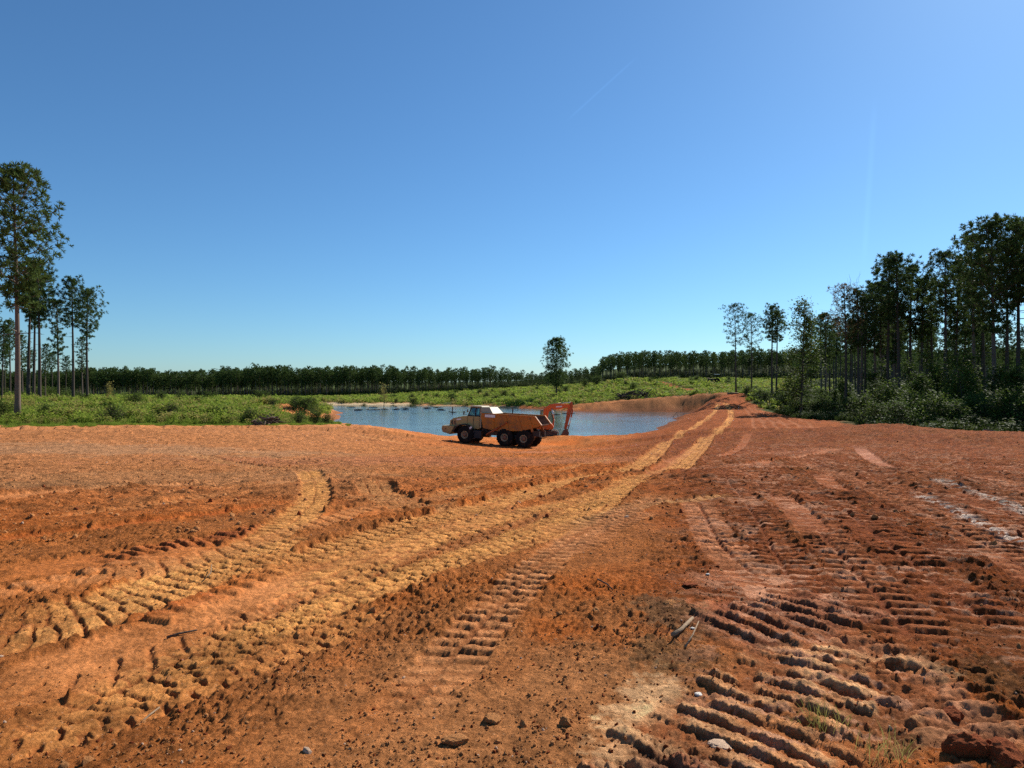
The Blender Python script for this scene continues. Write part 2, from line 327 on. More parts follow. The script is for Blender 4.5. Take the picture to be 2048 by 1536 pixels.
# crawler prints ahead
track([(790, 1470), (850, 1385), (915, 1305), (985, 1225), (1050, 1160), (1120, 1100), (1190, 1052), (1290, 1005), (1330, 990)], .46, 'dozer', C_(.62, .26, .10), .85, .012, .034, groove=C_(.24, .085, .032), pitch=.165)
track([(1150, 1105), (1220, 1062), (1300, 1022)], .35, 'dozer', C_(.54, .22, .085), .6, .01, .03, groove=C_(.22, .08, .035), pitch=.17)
# right-hand field of crawler passes
rgt = np.random.default_rng(77); c17, s17 = math.cos(R(17)), math.sin(R(17))
for k, ac_ in enumerate(np.arange(.75, 10.5, .62)):
    a0 = 4.2 + .25 * ac_ + rgt.uniform(-.4, .8); a1 = rgt.uniform(13, 26); crv = rgt.uniform(-.012, .02); off_ = rgt.uniform(-.15, .15)
    pts = [((ac_ + off_ + crv * (t - 8) ** 2 * .5 - (.05 * (t - 4)) * (ac_ < 2)) * c17 + t * s17, t * c17 - (ac_ + off_) * s17) for t in np.linspace(a0, a1, 6)]
    cc_ = [C_(.36, .105, .034), C_(.42, .135, .048), C_(.31, .082, .022), C_(.47, .165, .065), C_(.36, .11, .036)][k % 5]
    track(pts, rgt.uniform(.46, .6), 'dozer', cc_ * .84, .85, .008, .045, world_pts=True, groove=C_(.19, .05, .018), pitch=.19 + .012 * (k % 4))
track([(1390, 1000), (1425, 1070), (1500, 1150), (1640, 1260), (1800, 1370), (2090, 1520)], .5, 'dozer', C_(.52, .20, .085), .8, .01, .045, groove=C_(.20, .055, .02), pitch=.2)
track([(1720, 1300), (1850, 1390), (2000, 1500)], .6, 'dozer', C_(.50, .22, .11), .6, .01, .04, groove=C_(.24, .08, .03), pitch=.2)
track([(1715, 893), (1735, 912), (1785, 938)], .6, 'smooth', C_(.46, .20, .12), .8, .03)
for pts in ([(1560, 990), (1600, 1035), (1640, 1075)], [(1640, 955), (1665, 975), (1700, 985)], [(1380, 900), (1330, 930), (1300, 955)], [(1500, 870), (1480, 895), (1440, 915)]):
    track(pts, .42, 'smooth', C_(.38, .125, .05), .35, .012)
# fine parallel road scrapes along the dam
for o in range(6):
    track([(1478 + 10 * o, 812), (1500 + 14 * o, 832), (1510 + 24 * o, 858)], .35, 'smooth', C_(.36, .15, .07), .5, .03)
track([(1640, 858), (1560, 846), (1500, 838)], .9, 'smooth', C_(.33, .12, .055), .6, .04); track([(1500, 940), (1600, 915), (1680, 900)], .8, 'smooth', PINK, .6, .03)
# big torn ridges at the bottom
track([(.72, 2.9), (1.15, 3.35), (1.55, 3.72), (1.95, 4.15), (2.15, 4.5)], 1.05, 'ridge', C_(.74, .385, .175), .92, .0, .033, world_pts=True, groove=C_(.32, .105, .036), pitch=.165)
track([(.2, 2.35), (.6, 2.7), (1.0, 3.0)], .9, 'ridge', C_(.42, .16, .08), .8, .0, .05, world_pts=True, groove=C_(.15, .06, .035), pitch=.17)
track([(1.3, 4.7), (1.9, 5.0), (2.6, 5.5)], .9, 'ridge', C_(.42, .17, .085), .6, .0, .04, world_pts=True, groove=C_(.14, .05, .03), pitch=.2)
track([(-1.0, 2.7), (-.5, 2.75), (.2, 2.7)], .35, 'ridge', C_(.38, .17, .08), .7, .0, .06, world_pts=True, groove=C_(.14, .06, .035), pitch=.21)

# pale chips torn through the red clay on the right
ca, sa = math.cos(R(17)), math.sin(R(17))
al = xn * sa + yn * ca; ac = xn * ca - yn * sa
chip = fbm(al * 1.6, ac / 2.2, .17, 4, .6, 41); patch = fbm(xn, yn, 1.7, 3, .6, 77)
wch = sstep(.34, .5, chip + .55 * patch) * sstep(.16, .36, az[near]) * sstep(45, 22, RAD[near])
lines = np.exp(-((ac - 3.15) / .11) ** 2) * (al < 13) * (al > 5.5) + np.exp(-((ac - 4.15) / .15) ** 2) * (al < 16) * (al > 6)
wch2 = sstep(.05, .3, chip + .2) * lines
tmp = col[near]
tmp = lerp(tmp, C_(.56, .27, .15), wch * .75); tmp = lerp(tmp, C_(.74, .60, .48), np.clip(wch2, 0, 1) * .85)
# darker crumb speckle
n4 = fbm(xn, yn, .055, 3, .65, 131)
tmp *= np.clip(1 + .20 * n3[near] + .16 * n2[near] - .42 * sstep(.12, .5, n4) * (1 - .6 * FLAT[near]) + .18 * n4, .35, 1.5)[:, None]
n5 = fbm(xn * .55, yn, .42, 4, .65, 144); tmp *= (1 - .42 * sstep(.10, .55, n5) * sstep(4, 12, RAD[near]) * (1 - .8 * FLAT[near]) + .12 * n5)[:, None]
col[near] = np.clip(tmp, .01, .85)
far = (~near) & mS
col[far] *= (1 + .25 * fbm(X[far], Y[far], 1.6, 3, .6, 5))[:, None]

# fine relief: crumbs, clods, hollows
amp_near = (1 - .85 * FLAT[near]) * (.35 + .85 * sstep(-.35, .4, fbm(xn, yn, 2.2, 2, .5, 301)))
bil1 = np.abs(fbm(xn, yn, .16, 3, .55, 21)); bil2 = np.clip(fbm(xn, yn, .07, 2, .6, 61), -.2, 1)
rightish = sstep(.1, .35, az[near])
cl = fbm(al * 1.5, ac / 2.2, .16, 3, .6, 91)
rel = .014 * bil1 + .014 * bil2 * sstep(12, 7, RAD[near]) + .017 * n4 * sstep(16, 8, RAD[near]) + .016 * fbm(xn, yn, .5, 3, .5, 8) + rightish * .028 * cl * sstep(40, 20, RAD[near])
hol = -.02 * sstep(.5, .7, fbm(xn, yn, .3, 2, .5, 71)) * (.3 + .7 * sstep(-.2, .3, n2[near]))
big = .035 * fbm(xn, yn, 2.8, 2, .5, 15) + .10 * fbm(xn, yn, 9, 2, .5, 25) * sstep(8, 20, RAD[near])
mid = (.05 * np.abs(fbm(xn, yn, .9, 3, .6, 33)) + .055 * np.abs(fbm(xn * .6, yn, .33, 3, .65, 34))) * sstep(6, 15, RAD[near]) * (1 - .7 * FLAT[near])
DZ[near] += (rel + hol) * amp_near + big + mid
DZ[far] += .07 * np.abs(fbm(X[far] * .6, Y[far], .6, 2, .6, 36)) * soil[far] + .10 * fbm(X[far], Y[far], 3, 3, .6, 25) + .10 * fbm(X[far], Y[far], 1.0, 2, .6, 35) * soil[far]
# right lip: a pushed-up berm of loose soil
bx, by = X[mS], Y[mS]
berm_line = np.array([pix(1640, 862), (20.6, 41), (22.5, 39), (26, 38.5), (30, 38)])
for (a_, b_, w_, h_) in ((pix(1690, 868), pix(1790, 862), 2.2, .14), (pix(1790, 862), pix(1880, 868), 2.4, .20), (pix(1900, 880), pix(2080, 880), 1.2, .22), (pix(1420, 960), pix(1680, 905), .7, .10)):
    ax_, ay_ = a_; ex_, ey_ = b_[0] - ax_, b_[1] - ay_; t_ = np.clip(((X - ax_) * ex_ + (Y - ay_) * ey_) / (ex_ ** 2 + ey_ ** 2), 0, 1); q_ = np.hypot(X - ax_ - t_ * ex_, Y - ay_ - t_ * ey_) / w_; k_ = q_ < 3
    DZ[k_] += h_ * np.exp(-q_[k_] ** 2) * (.85 + .3 * fbm(X[k_], Y[k_], 2.0, 3, .6, 222))
bk_ = (X > 5) & (X < 60) & (Y > 148) & (Y < 190); bw_ = sstep(1, 4, sdP[bk_]) * .8 + .2; col[bk_] = lerp(col[bk_], C_(.36, .145, .05), .85 * bw_); col[bk_] *= (1 - .4 * sstep(-.1, .5, fbm(X[bk_] * .25, Y[bk_], 1.5, 3, .6, 61)))[:, None]; DZ[bk_] += .30 * fbm(X[bk_] * .25, Y[bk_], 2.2, 3, .6, 62)
md_ = np.hypot((X + 31.5) / 6.5, (Y - 103) / 6); mk_ = md_ < 2.5; DZ[mk_] += 1.3 * np.exp(-md_[mk_] ** 2 * 1.6) * (1 + .3 * fbm(X[mk_], Y[mk_], 2, 3)); soil[mk_] = np.maximum(soil[mk_], sstep(1.25, .9, md_[mk_] + .2 * fbm(X[mk_], Y[mk_], 2, 3))); col[mk_] = C_(.58, .22, .07)
sp_ = (X < -30) & (Y > 175) & (Y < 240) & (sdP < 9); col[sp_] = lerp(col[sp_], C_(.62, .46, .27), sstep(8, 3, sdP[sp_] + 2 * fbm(X[sp_] * .3, Y[sp_], 3, 3))); soil[sp_] = np.maximum(soil[sp_], sstep(8, 4, sdP[sp_]))
# keep the pad under the trucks even
pad = (np.hypot(X - 1, Y - 66) < 14); DZ[pad] *= .5
wet = sdP < 6
DZ[wet] *= sstep(-1, 5, sdP[wet])
Z = Z + DZ
# meadow colour where nothing was scraped
GRN = C_(.055, .075, .02)
gcol = np.tile(GRN, (len(X), 1)); gcol = lerp(gcol, C_(.10, .085, .03), sstep(0, .5, n1)) 
col = col * soil[:, None] + gcol * (1 - soil[:, None])
shore = sstep(3.0, .6, sdP) * (Y > 150) * (X < 2); col = lerp(col, C_(.40, .30, .17), shore * .8)
damp = sstep(2.2, .3, sdP) * ((Y <= 150) | (X >= 2)); col = lerp(col, C_(.20, .075, .035), damp * .7)

ZG = Z.reshape(NT, NR)
me = bpy.data.meshes.new("ground")
ii, jj = np.meshgrid(np.arange(NT), np.arange(NR - 1), indexing='ij')
i2 = (ii + 1) % NT
quads = np.stack([ii * NR + jj, ii * NR + jj + 1, i2 * NR + jj + 1, i2 * NR + jj], -1).reshape(-1, 4)
nv = NT * NR; centre = nv
co = np.stack([X, Y, Z], -1); co = np.vstack([co, [[0, 0, float(ZG[:, 0].mean())]]])
tri = np.stack([np.arange(NT) * NR, ((np.arange(NT) + 1) % NT) * NR, np.full(NT, centre)], -1)
loops = np.concatenate([quads.ravel(), tri.ravel()])
starts = np.concatenate([np.arange(len(quads)) * 4, len(quads) * 4 + np.arange(NT) * 3])
me.vertices.add(len(co)); me.vertices.foreach_set("co", co.ravel())
me.loops.add(len(loops)); me.loops.foreach_set("vertex_index", loops.astype(np.int32))
me.polygons.add(len(starts)); me.polygons.foreach_set("loop_start", starts.astype(np.int32))
me.update(calc_edges=True)
me.polygons.foreach_set("use_smooth", np.ones(len(starts), bool))
at = me.color_attributes.new("soil", 'FLOAT_COLOR', 'POINT')
cc4 = np.ones((len(co), 4)); cc4[:-1, :3] = np.clip(col, .005, .8); cc4[-1, :3] = BROWN
at.data.foreach_set("color", cc4.ravel())
fl = me.attributes.new("packed", 'FLOAT', 'POINT'); fl.data.foreach_set("value", np.concatenate([FLAT, [0]]))

def gz(x, y):
    """height of the finished ground"""
    x = np.atleast_1d(np.asarray(x, float)); y = np.atleast_1d(np.asarray(y, float))
    t = np.arctan2(x, y); r = np.hypot(x, y); out = zbase(x, y)
    m = np.abs(t) < TH0 * .999
    a = (t[m] + TH0) / (2 * TH0) * 959; i = a.astype(int); fa = a - i
    j = np.clip(np.searchsorted(RR, r[m]) - 1, 0, NR - 2); fb = np.clip((r[m] - RR[j]) / (RR[j + 1] - RR[j]), 0, 1)
    out[m] = (ZG[i, j] * (1 - fa) + ZG[i + 1, j] * fa) * (1 - fb) + (ZG[i, j + 1] * (1 - fa) + ZG[i + 1, j + 1] * fa) * fb
    return out
def g1(x, y): return float(gz(x, y)[0])

# ------------------------------------------------------------------ materials
def new_mat(name):
    m = bpy.data.materials.new(name); m.use_nodes = True; n = m.node_tree; n.nodes.clear()
    o = n.nodes.new("ShaderNodeOutputMaterial"); return m, n, o
def mat(name, rgb, rough=.6, metal=0.0, var=.15, scale=3.0, bump=0.0, dirt=None, dirt_amt=0.0, dirt_scale=1.5, spec=None):
    if spec is None: spec = .05 if rough >= .9 else .4
    m, n, o = new_mat(name); b = n.nodes.new("ShaderNodeBsdfPrincipled"); n.links.new(b.outputs[0], o.inputs[0])
    b.inputs['Roughness'].default_value = rough; b.inputs['Metallic'].default_value = metal; b.inputs['Specular IOR Level'].default_value = spec
    tc = n.nodes.new("ShaderNodeTexCoord"); no = n.nodes.new("ShaderNodeTexNoise"); no.inputs['Scale'].default_value = scale; no.inputs['Detail'].default_value = 6
    n.links.new(tc.outputs['Object'], no.inputs['Vector'])
    mx = n.nodes.new("ShaderNodeMix"); mx.data_type = 'RGBA'
    mx.inputs[6].default_value = tuple(c * (1 - var) for c in rgb) + (1,); mx.inputs[7].default_value = tuple(min(1, c * (1 + var)) for c in rgb) + (1,)
    n.links.new(no.outputs[0], mx.inputs[0]); last = mx.outputs[2]
    if dirt:
        n2_ = n.nodes.new("ShaderNodeTexNoise"); n2_.inputs['Scale'].default_value = dirt_scale; n2_.inputs['Detail'].default_value = 8; n2_.inputs['Roughness'].default_value = .65
        n.links.new(tc.outputs['Object'], n2_.inputs['Vector'])
        rp = n.nodes.new("ShaderNodeMapRange"); rp.inputs[1].default_value = .62 - dirt_amt * .35; rp.inputs[2].default_value = .78 - dirt_amt * .25
        n.links.new(n2_.outputs[0], rp.inputs[0]); m2 = n.nodes.new("ShaderNodeMix"); m2.data_type = 'RGBA'
        n.links.new(rp.outputs[0], m2.inputs[0]); n.links.new(last, m2.inputs[6]); m2.inputs[7].default_value = tuple(dirt) + (1,); last = m2.outputs[2]
    n.links.new(last, b.inputs['Base Color'])
    if bump:
        bp = n.nodes.new("ShaderNodeBump"); bp.inputs['Strength'].default_value = bump; bp.inputs['Distance'].default_value = .03
        nb = n.nodes.new("ShaderNodeTexNoise"); nb.inputs['Scale'].default_value = scale * 4; nb.inputs['Detail'].default_value = 5
        n.links.new(tc.outputs['Object'], nb.inputs['Vector']); n.links.new(nb.outputs[0], bp.inputs['Height']); n.links.new(bp.outputs[0], b.inputs['Normal'])
    return m
def leaf_mat(name, a, b_, trans=.35, rough=.6):
    m, n, o = new_mat(name)
    oi = n.nodes.new("ShaderNodeObjectInfo"); g = n.nodes.new("ShaderNodeNewGeometry")
    no = n.nodes.new("ShaderNodeTexNoise"); no.inputs['Scale'].default_value = .45; no.inputs['Detail'].default_value = 3; n.links.new(g.outputs['Position'], no.inputs['Vector'])
    r1 = n.nodes.new("ShaderNodeMath"); r1.operation = 'ADD'; n.links.new(g.outputs['Random Per Island'], r1.inputs[0]); n.links.new(oi.outputs['Random'], r1.inputs[1])
    r2 = n.nodes.new("ShaderNodeMath"); r2.operation = 'ADD'; n.links.new(r1.outputs[0], r2.inputs[0]); n.links.new(no.outputs[0], r2.inputs[1])
    r3 = n.nodes.new("ShaderNodeMath"); r3.operation = 'MULTIPLY'; n.links.new(r2.outputs[0], r3.inputs[0]); r3.inputs[1].default_value = .36
    mx = n.nodes.new("ShaderNodeMix"); mx.data_type = 'RGBA'; mx.inputs[6].default_value = a + (1,); mx.inputs[7].default_value = b_ + (1,); n.links.new(r3.outputs[0], mx.inputs[0])
    p = n.nodes.new("ShaderNodeBsdfPrincipled"); p.inputs['Roughness'].default_value = rough; p.inputs['Specular IOR Level'].default_value = .03; n.links.new(mx.outputs[2], p.inputs['Base Color'])
    t = n.nodes.new("ShaderNodeBsdfTranslucent"); n.links.new(mx.outputs[2], t.inputs[0])
    ms = n.nodes.new("ShaderNodeMixShader"); ms.inputs[0].default_value = trans; n.links.new(p.outputs[0], ms.inputs[1]); n.links.new(t.outputs[0], ms.inputs[2]); n.links.new(ms.outputs[0], o.inputs[0])
    return m
def ground_mat():
    m, n, o = new_mat("red_clay_soil"); b = n.nodes.new("ShaderNodeBsdfPrincipled"); n.links.new(b.outputs[0], o.inputs[0])
    b.inputs['Roughness'].default_value = .95; b.inputs['Specular IOR Level'].default_value = .04
    g = n.nodes.new("ShaderNodeNewGeometry"); at = n.nodes.new("ShaderNodeAttribute"); at.attribute_name = "soil"
    pk = n.nodes.new("ShaderNodeAttribute"); pk.attribute_name = "packed"
    def noise(s, d, r=.6):
        q = n.nodes.new("ShaderNodeTexNoise"); q.inputs['Scale'].default_value = s; q.inputs['Detail'].default_value = d; q.inputs['Roughness'].default_value = r; n.links.new(g.outputs['Position'], q.inputs['Vector']); return q
    a1 = noise(9, 8, .72); a2 = noise(55, 5, .7)
    mr = n.nodes.new("ShaderNodeMapRange"); mr.inputs[1].default_value = .3; mr.inputs[2].default_value = .7; mr.inputs[3].default_value = .62; mr.inputs[4].default_value = 1.32; n.links.new(a1.outputs[0], mr.inputs[0])
    mr2 = n.nodes.new("ShaderNodeMapRange"); mr2.inputs[1].default_value = .3; mr2.inputs[2].default_value = .72; mr2.inputs[3].default_value = .62; mr2.inputs[4].default_value = 1.35; n.links.new(a2.outputs[0], mr2.inputs[0])
    mm = n.nodes.new("ShaderNodeMath"); mm.operation = 'MULTIPLY'; n.links.new(mr.outputs[0], mm.inputs[0]); n.links.new(mr2.outputs[0], mm.inputs[1])
    vm = n.nodes.new("ShaderNodeVectorMath"); vm.operation = 'SCALE'; n.links.new(at.outputs['Color'], vm.inputs[0]); n.links.new(mm.outputs[0], vm.inputs['Scale'])
    # scattered pale grit
    vo = n.nodes.new("ShaderNodeTexVoronoi"); vo.inputs['Scale'].default_value = 26; n.links.new(g.outputs['Position'], vo.inputs['Vector'])
    gr = n.nodes.new("ShaderNodeMapRange"); gr.inputs[1].default_value = .10; gr.inputs[2].default_value = .16; gr.inputs[3].default_value = .55; gr.inputs[4].default_value = 0; n.links.new(vo.outputs['Distance'], gr.inputs[0])
    mx = n.nodes.new("ShaderNodeMix"); mx.data_type = 'RGBA'; n.links.new(gr.outputs[0], mx.inputs[0]); n.links.new(vm.outputs[0], mx.inputs[6]); mx.inputs[7].default_value = (.55, .3, .16, 1)
    n.links.new(mx.outputs[2], b.inputs['Base Color'])
    b1 = noise(18, 10, .82); v2 = n.nodes.new("ShaderNodeTexVoronoi"); v2.inputs['Scale'].default_value = 22; n.links.new(g.outputs['Position'], v2.inputs['Vector'])
    ad = n.nodes.new("ShaderNodeMath"); ad.operation = 'MULTIPLY_ADD'; n.links.new(v2.outputs['Distance'], ad.inputs[0]); ad.inputs[1].default_value = -.35; n.links.new(b1.outputs[0], ad.inputs[2])
    bs = n.nodes.new("ShaderNodeMapRange"); bs.inputs[3].default_value = .95; bs.inputs[4].default_value = .5; n.links.new(pk.outputs['Fac'], bs.inputs[0])
    bp = n.nodes.new("ShaderNodeBump"); bp.inputs['Distance'].default_value = .11; n.links.new(bs.outputs[0], bp.inputs['Strength']); n.links.new(ad.outputs[0], bp.inputs['Height']); n.links.new(bp.outputs[0], b.inputs['Normal'])
    return m
M = {}
M['ground'] = ground_mat()
M['bark'] = mat("pine_bark", (.15, .115, .09), .95, var=.35, scale=6, bump=.6)
M['bark_dark'] = mat("dark_pine_bark", (.085, .068, .055), .95, var=.35, scale=6, bump=.6)
M['needle'] = leaf_mat("pine_needles", (.028, .055, .017), (.105, .15, .038), .28)
M['needle_b'] = leaf_mat("browning_needles", (.10, .060, .025), (.20, .12, .05), .25)
M['leaf'] = leaf_mat("broad_leaves", (.035, .068, .012), (.12, .165, .03), .36)
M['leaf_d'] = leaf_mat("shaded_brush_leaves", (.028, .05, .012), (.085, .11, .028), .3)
M['weed'] = leaf_mat("weed_leaves", (.085, .15, .02), (.33, .40, .06), .45)
M['weed_b'] = leaf_mat("dry_weed_leaves", (.17, .17, .04), (.38, .32, .10), .4)
M['wood'] = mat("weathered_wood", (.24, .17, .11), .9, var=.35, scale=9, bump=.4)
M['wood_d'] = mat("dark_wood", (.085, .06, .045), .95, var=.4, scale=9, bump=.4)
M['clod'] = mat("clay_clod", (.60, .26, .095), .95, var=.45, scale=14, bump=.8)
M['clod_p'] = mat("pale_clod", (.62, .42, .28), .95, var=.25, scale=14, bump=.6)
M['clod_r'] = mat("red_clay_lump", (.34, .09, .032), .9, var=.35, scale=8, bump=.9)
M['stone'] = mat("white_stone", (.62, .56, .48), .8, var=.15, scale=9, bump=.4)
clay = (.26, .12, .06)
M['cream'] = mat("cream_paint", (.38, .28, .10), .5, var=.12, dirt=(.26, .14, .065), dirt_amt=.35)
M['creaml'] = mat("pale_cream_paint", (.38, .32, .20), .55, var=.08, dirt=clay, dirt_amt=.15)
M['yellow'] = mat("bed_yellow_paint", (.48, .155, .008), .55, var=.16, dirt=(.26, .10, .03), dirt_amt=.45)
M['yel_in'] = mat("worn_shaded_bed_inside", (.06, .035, .025), .8, var=.3, dirt=clay, dirt_amt=.6)  # worn bed floor; its dark tone also paints shade on the inner walls
M['grey'] = mat("grey_frame", (.045, .043, .042), .7, var=.2, dirt=clay, dirt_amt=.4)
M['black'] = mat("black_trim", (.02, .02, .021), .6, var=.2, dirt=clay, dirt_amt=.2)
M['tyre'] = mat("tyre_rubber", (.018, .016, .015), .9, var=.25, bump=.3, dirt=(.09, .045, .025), dirt_amt=.3, dirt_scale=2.5)
M['rim'] = mat("rim_paint", (.38, .27, .15), .6, var=.15, dirt=(.2, .1, .05), dirt_amt=.4)
M['hub'] = mat("hub_paint", (.24, .12, .07), .7, var=.2)
M['orange'] = mat("excavator_orange", (.70, .13, .015), .45, var=.1, dirt=(.2, .09, .05), dirt_amt=.25)
M['oxide'] = mat("worn_orange", (.46, .095, .02), .6, var=.25, dirt=(.15, .07, .04), dirt_amt=.4)
M['steel'] = mat("muddy_steel", (.12, .08, .06), .6, .3, var=.3, dirt=clay, dirt_amt=.5)
M['chrome'] = mat("cylinder_rod", (.65, .62, .58), .25, .9, var=.05)
M['white'] = mat("white_decal", (.72, .70, .66), .6, var=.05)
M['track'] = mat("crawler_track", (.07, .05, .04), .8, var=.3, dirt=(.25, .12, .06), dirt_amt=.6)
def glass():
    m, n, o = new_mat("cab_glass"); g = n.nodes.new("ShaderNodeBsdfGlossy"); g.inputs[0].default_value = (.75, .85, .85, 1); g.inputs['Roughness'].default_value = .05
    t = n.nodes.new("ShaderNodeBsdfTransparent"); t.inputs[0].default_value = (.62, .74, .72, 1); fr = n.nodes.new("ShaderNodeFresnel"); fr.inputs[0].default_value = 1.6
    ms = n.nodes.new("ShaderNodeMixShader"); n.links.new(fr.outputs[0], ms.inputs[0]); n.links.new(t.outputs[0], ms.inputs[1]); n.links.new(g.outputs[0], ms.inputs[2]); n.links.new(ms.outputs[0], o.inputs[0]); return m
M['glass'] = glass()
def water_mat():
    m, n, o = new_mat("pond_water"); b = n.nodes.new("ShaderNodeBsdfPrincipled"); n.links.new(b.outputs[0], o.inputs[0])
    b.inputs['Roughness'].default_value = .08; b.inputs['IOR'].default_value = 1.33; b.inputs['Base Color'].default_value = (.075, .09, .095, 1)
    g = n.nodes.new("ShaderNodeNewGeometry"); mp = n.nodes.new("ShaderNodeMapping"); mp.inputs['Scale'].default_value = (.8, 1.5, 1); mp.inputs['Rotation'].default_value = (0, 0, .35)
    n.links.new(g.outputs['Position'], mp.inputs[0])
    no = n.nodes.new("ShaderNodeTexNoise"); no.inputs['Scale'].default_value = 2.2; no.inputs['Detail'].default_value = 5; no.inputs['Roughness'].default_value = .6; n.links.new(mp.outputs[0], no.inputs[0])
    n2_ = n.nodes.new("ShaderNodeTexNoise"); n2_.inputs['Scale'].default_value = .05; n2_.inputs['Detail'].default_value = 3; n.links.new(mp.outputs[0], n2_.inputs[0])
    st = n.nodes.new("ShaderNodeMapRange"); st.inputs[1].default_value = .35; st.inputs[2].default_value = .65; st.inputs[3].default_value = .06; st.inputs[4].default_value = .17; n.links.new(n2_.outputs[0], st.inputs[0])
    bp = n.nodes.new("ShaderNodeBump"); bp.inputs['Distance'].default_value = .25; n.links.new(st.outputs[0], bp.inputs['Strength']); n.links.new(no.outputs[0], bp.inputs['Height']); n.links.new(bp.outputs[0], b.inputs['Normal'])
    return m
M['water'] = water_mat()

def tag(o, label=None, cat=None, group=None, kind=None):
    if label: o['label'] = label
    if cat: o['category'] = cat
    if group: o['group'] = group
    if kind: o['kind'] = kind
    return o
me.materials.append(M['ground'])
ground = bpy.data.objects.new("ground", me); COL.objects.link(ground)
tag(ground, "bare red clay ground scored with tyre and crawler tracks", kind='structure')

# pond surface: the pond outline pushed 4 m outward so that the banks cut it
def offset_poly(poly, d):
    n = len(poly); out = []
    area = sum(poly[i][0] * poly[(i + 1) % n][1] - poly[(i + 1) % n][0] * poly[i][1] for i in range(n)); s = 1 if area > 0 else -1
    for i in range(n):
        e = poly[(i + 1) % n] - poly[i - 1]; e = e / np.linalg.norm(e); out.append(poly[i] + d * s * np.array([e[1], -e[0]]))
    return out
wb = bmesh.new(); wb.faces.new([wb.verts.new((p[0], p[1], WATER)) for p in offset_poly(POND, 3.0)])
bmesh.ops.triangulate(wb, faces=wb.faces[:]); wm = bpy.data.meshes.new("pond_water"); wb.to_mesh(wm); wb.free()
wm.materials.append(M['water']); wo_ = bpy.data.objects.new("pond_water", wm); COL.objects.link(wo_)
tag(wo_, "rippled blue grey water of the pond", kind='structure')
for p in wm.polygons:
    if p.normal.z < 0: wm.flip_normals(); break

# ------------------------------------------------------------------ mesh builder
class MB:
    def __init__(s): s.v = []; s.f = []; s.m = []
    def poly(s, pts, faces, mi=0):
        o = len(s.v); s.v += [tuple(p) for p in pts]; s.f += [tuple(i + o for i in f) for f in faces]; s.m += [mi] * len(faces); return s
    def box(s, c, d, rot=None, taper=None, mi=0):
        h = [x / 2 for x in d]; pts = [Vector((sx * h[0], sy * h[1], sz * h[2])) for sz in (-1, 1) for sy in (-1, 1) for sx in (-1, 1)]
        if taper:
            for p in pts:
                if p.z > 0: p.x *= taper[0]; p.y *= taper[1]
        if rot: Rm = Euler(rot).to_matrix(); pts = [Rm @ p for p in pts]
        return s.poly([p + Vector(c) for p in pts], [(0, 2, 3, 1), (4, 5, 7, 6), (0, 1, 5, 4), (2, 6, 7, 3), (0, 4, 6, 2), (1, 3, 7, 5)], mi)
    def prism(s, prof, y0, y1, axis='y', mi=0):      # profile in (x, z) extruded across y
        n = len(prof)
        a = [(x, y0, z) for x, z in prof]; b = [(x, y1, z) for x, z in prof]
        if sum(prof[i][0] * prof[(i + 1) % n][1] - prof[(i + 1) % n][0] * prof[i][1] for i in range(n)) * (y1 - y0) < 0: a, b = b, a
        return s.poly(a + b, [tuple(range(n)), tuple(range(2 * n - 1, n - 1, -1))] + [((i + 1) % n, i, n + i, n + (i + 1) % n) for i in range(n)], mi)
    def tube(s, pts, rad, n=8, mi=0, cap=True):
        pts = [Vector(p) for p in pts]; rads = rad if hasattr(rad, '__len__') else [rad] * len(pts)
        o = len(s.v); up = None; rings = []
        for i, p in enumerate(pts):
            t = (pts[min(i + 1, len(pts) - 1)] - pts[max(i - 1, 0)]).normalized()
            if up is None: up = t.orthogonal().normalized()
            up = (up - t * up.dot(t)).normalized(); w = t.cross(up)
            s.v += [tuple(p + rads[i] * (math.cos(2 * math.pi * k / n) * up + math.sin(2 * math.pi * k / n) * w)) for k in range(n)]
        for i in range(len(pts) - 1):
            for k in range(n):
                a = o + i * n + k; b = o + i * n + (k + 1) % n; s.f.append((a, b, b + n, a + n)); s.m.append(mi)
        if cap:
            s.f.append(tuple(o + k for k in range(n - 1, -1, -1))); s.f.append(tuple(o + (len(pts) - 1) * n + k for k in range(n))); s.m += [mi, mi]
        return s
    def lathe(s, prof, c, n=24, mi=0, jag=None):     # profile (r, y) turned about the y axis
        o = len(s.v)
        for k in range(n):
            a = 2 * math.pi * k / n
            for q, (r, y) in enumerate(prof):
                rr_ = r * (jag(k, q) if jag else 1); s.v.append((c[0] + rr_ * math.cos(a), c[1] + y, c[2] + rr_ * math.sin(a)))
        m_ = len(prof)
        for k in range(n):
            for q in range(m_ - 1):
                a = o + k * m_ + q; b = o + ((k + 1) % n) * m_ + q; s.f.append((a, a + 1, b + 1, b)); s.m.append(mi)
        return s
    def mesh(s, name, mats, smooth=False, bevel=0.0):
        me_ = bpy.data.meshes.new(name); me_.from_pydata(s.v, [], s.f)
        for m_ in (mats if isinstance(mats, (list, tuple)) else [mats]): me_.materials.append(m_)
        me_.polygons.foreach_set("material_index", s.m)
        if bevel:
            b = bmesh.new(); b.from_mesh(me_); bmesh.ops.recalc_face_normals(b, faces=b.faces[:])
            ed = [e for e in b.edges if len(e.link_faces) == 2 and e.calc_face_angle(0) > R(25)]
            bmesh.ops.bevel(b, geom=ed, offset=bevel, segments=2, profile=.5, affect='EDGES', clamp_overlap=True); b.to_mesh(me_); b.free()
        if smooth: me_.polygons.foreach_set("use_smooth", [True] * len(me_.polygons))
        me_.update(); return me_
    def build(s, name, mats, parent=None, smooth=False, bevel=0.0, loc=None):
        o = bpy.data.objects.new(name, s.mesh(name, mats, smooth, bevel)); COL.objects.link(o)
        if parent: o.parent = parent
        if loc: o.location = loc
        return o
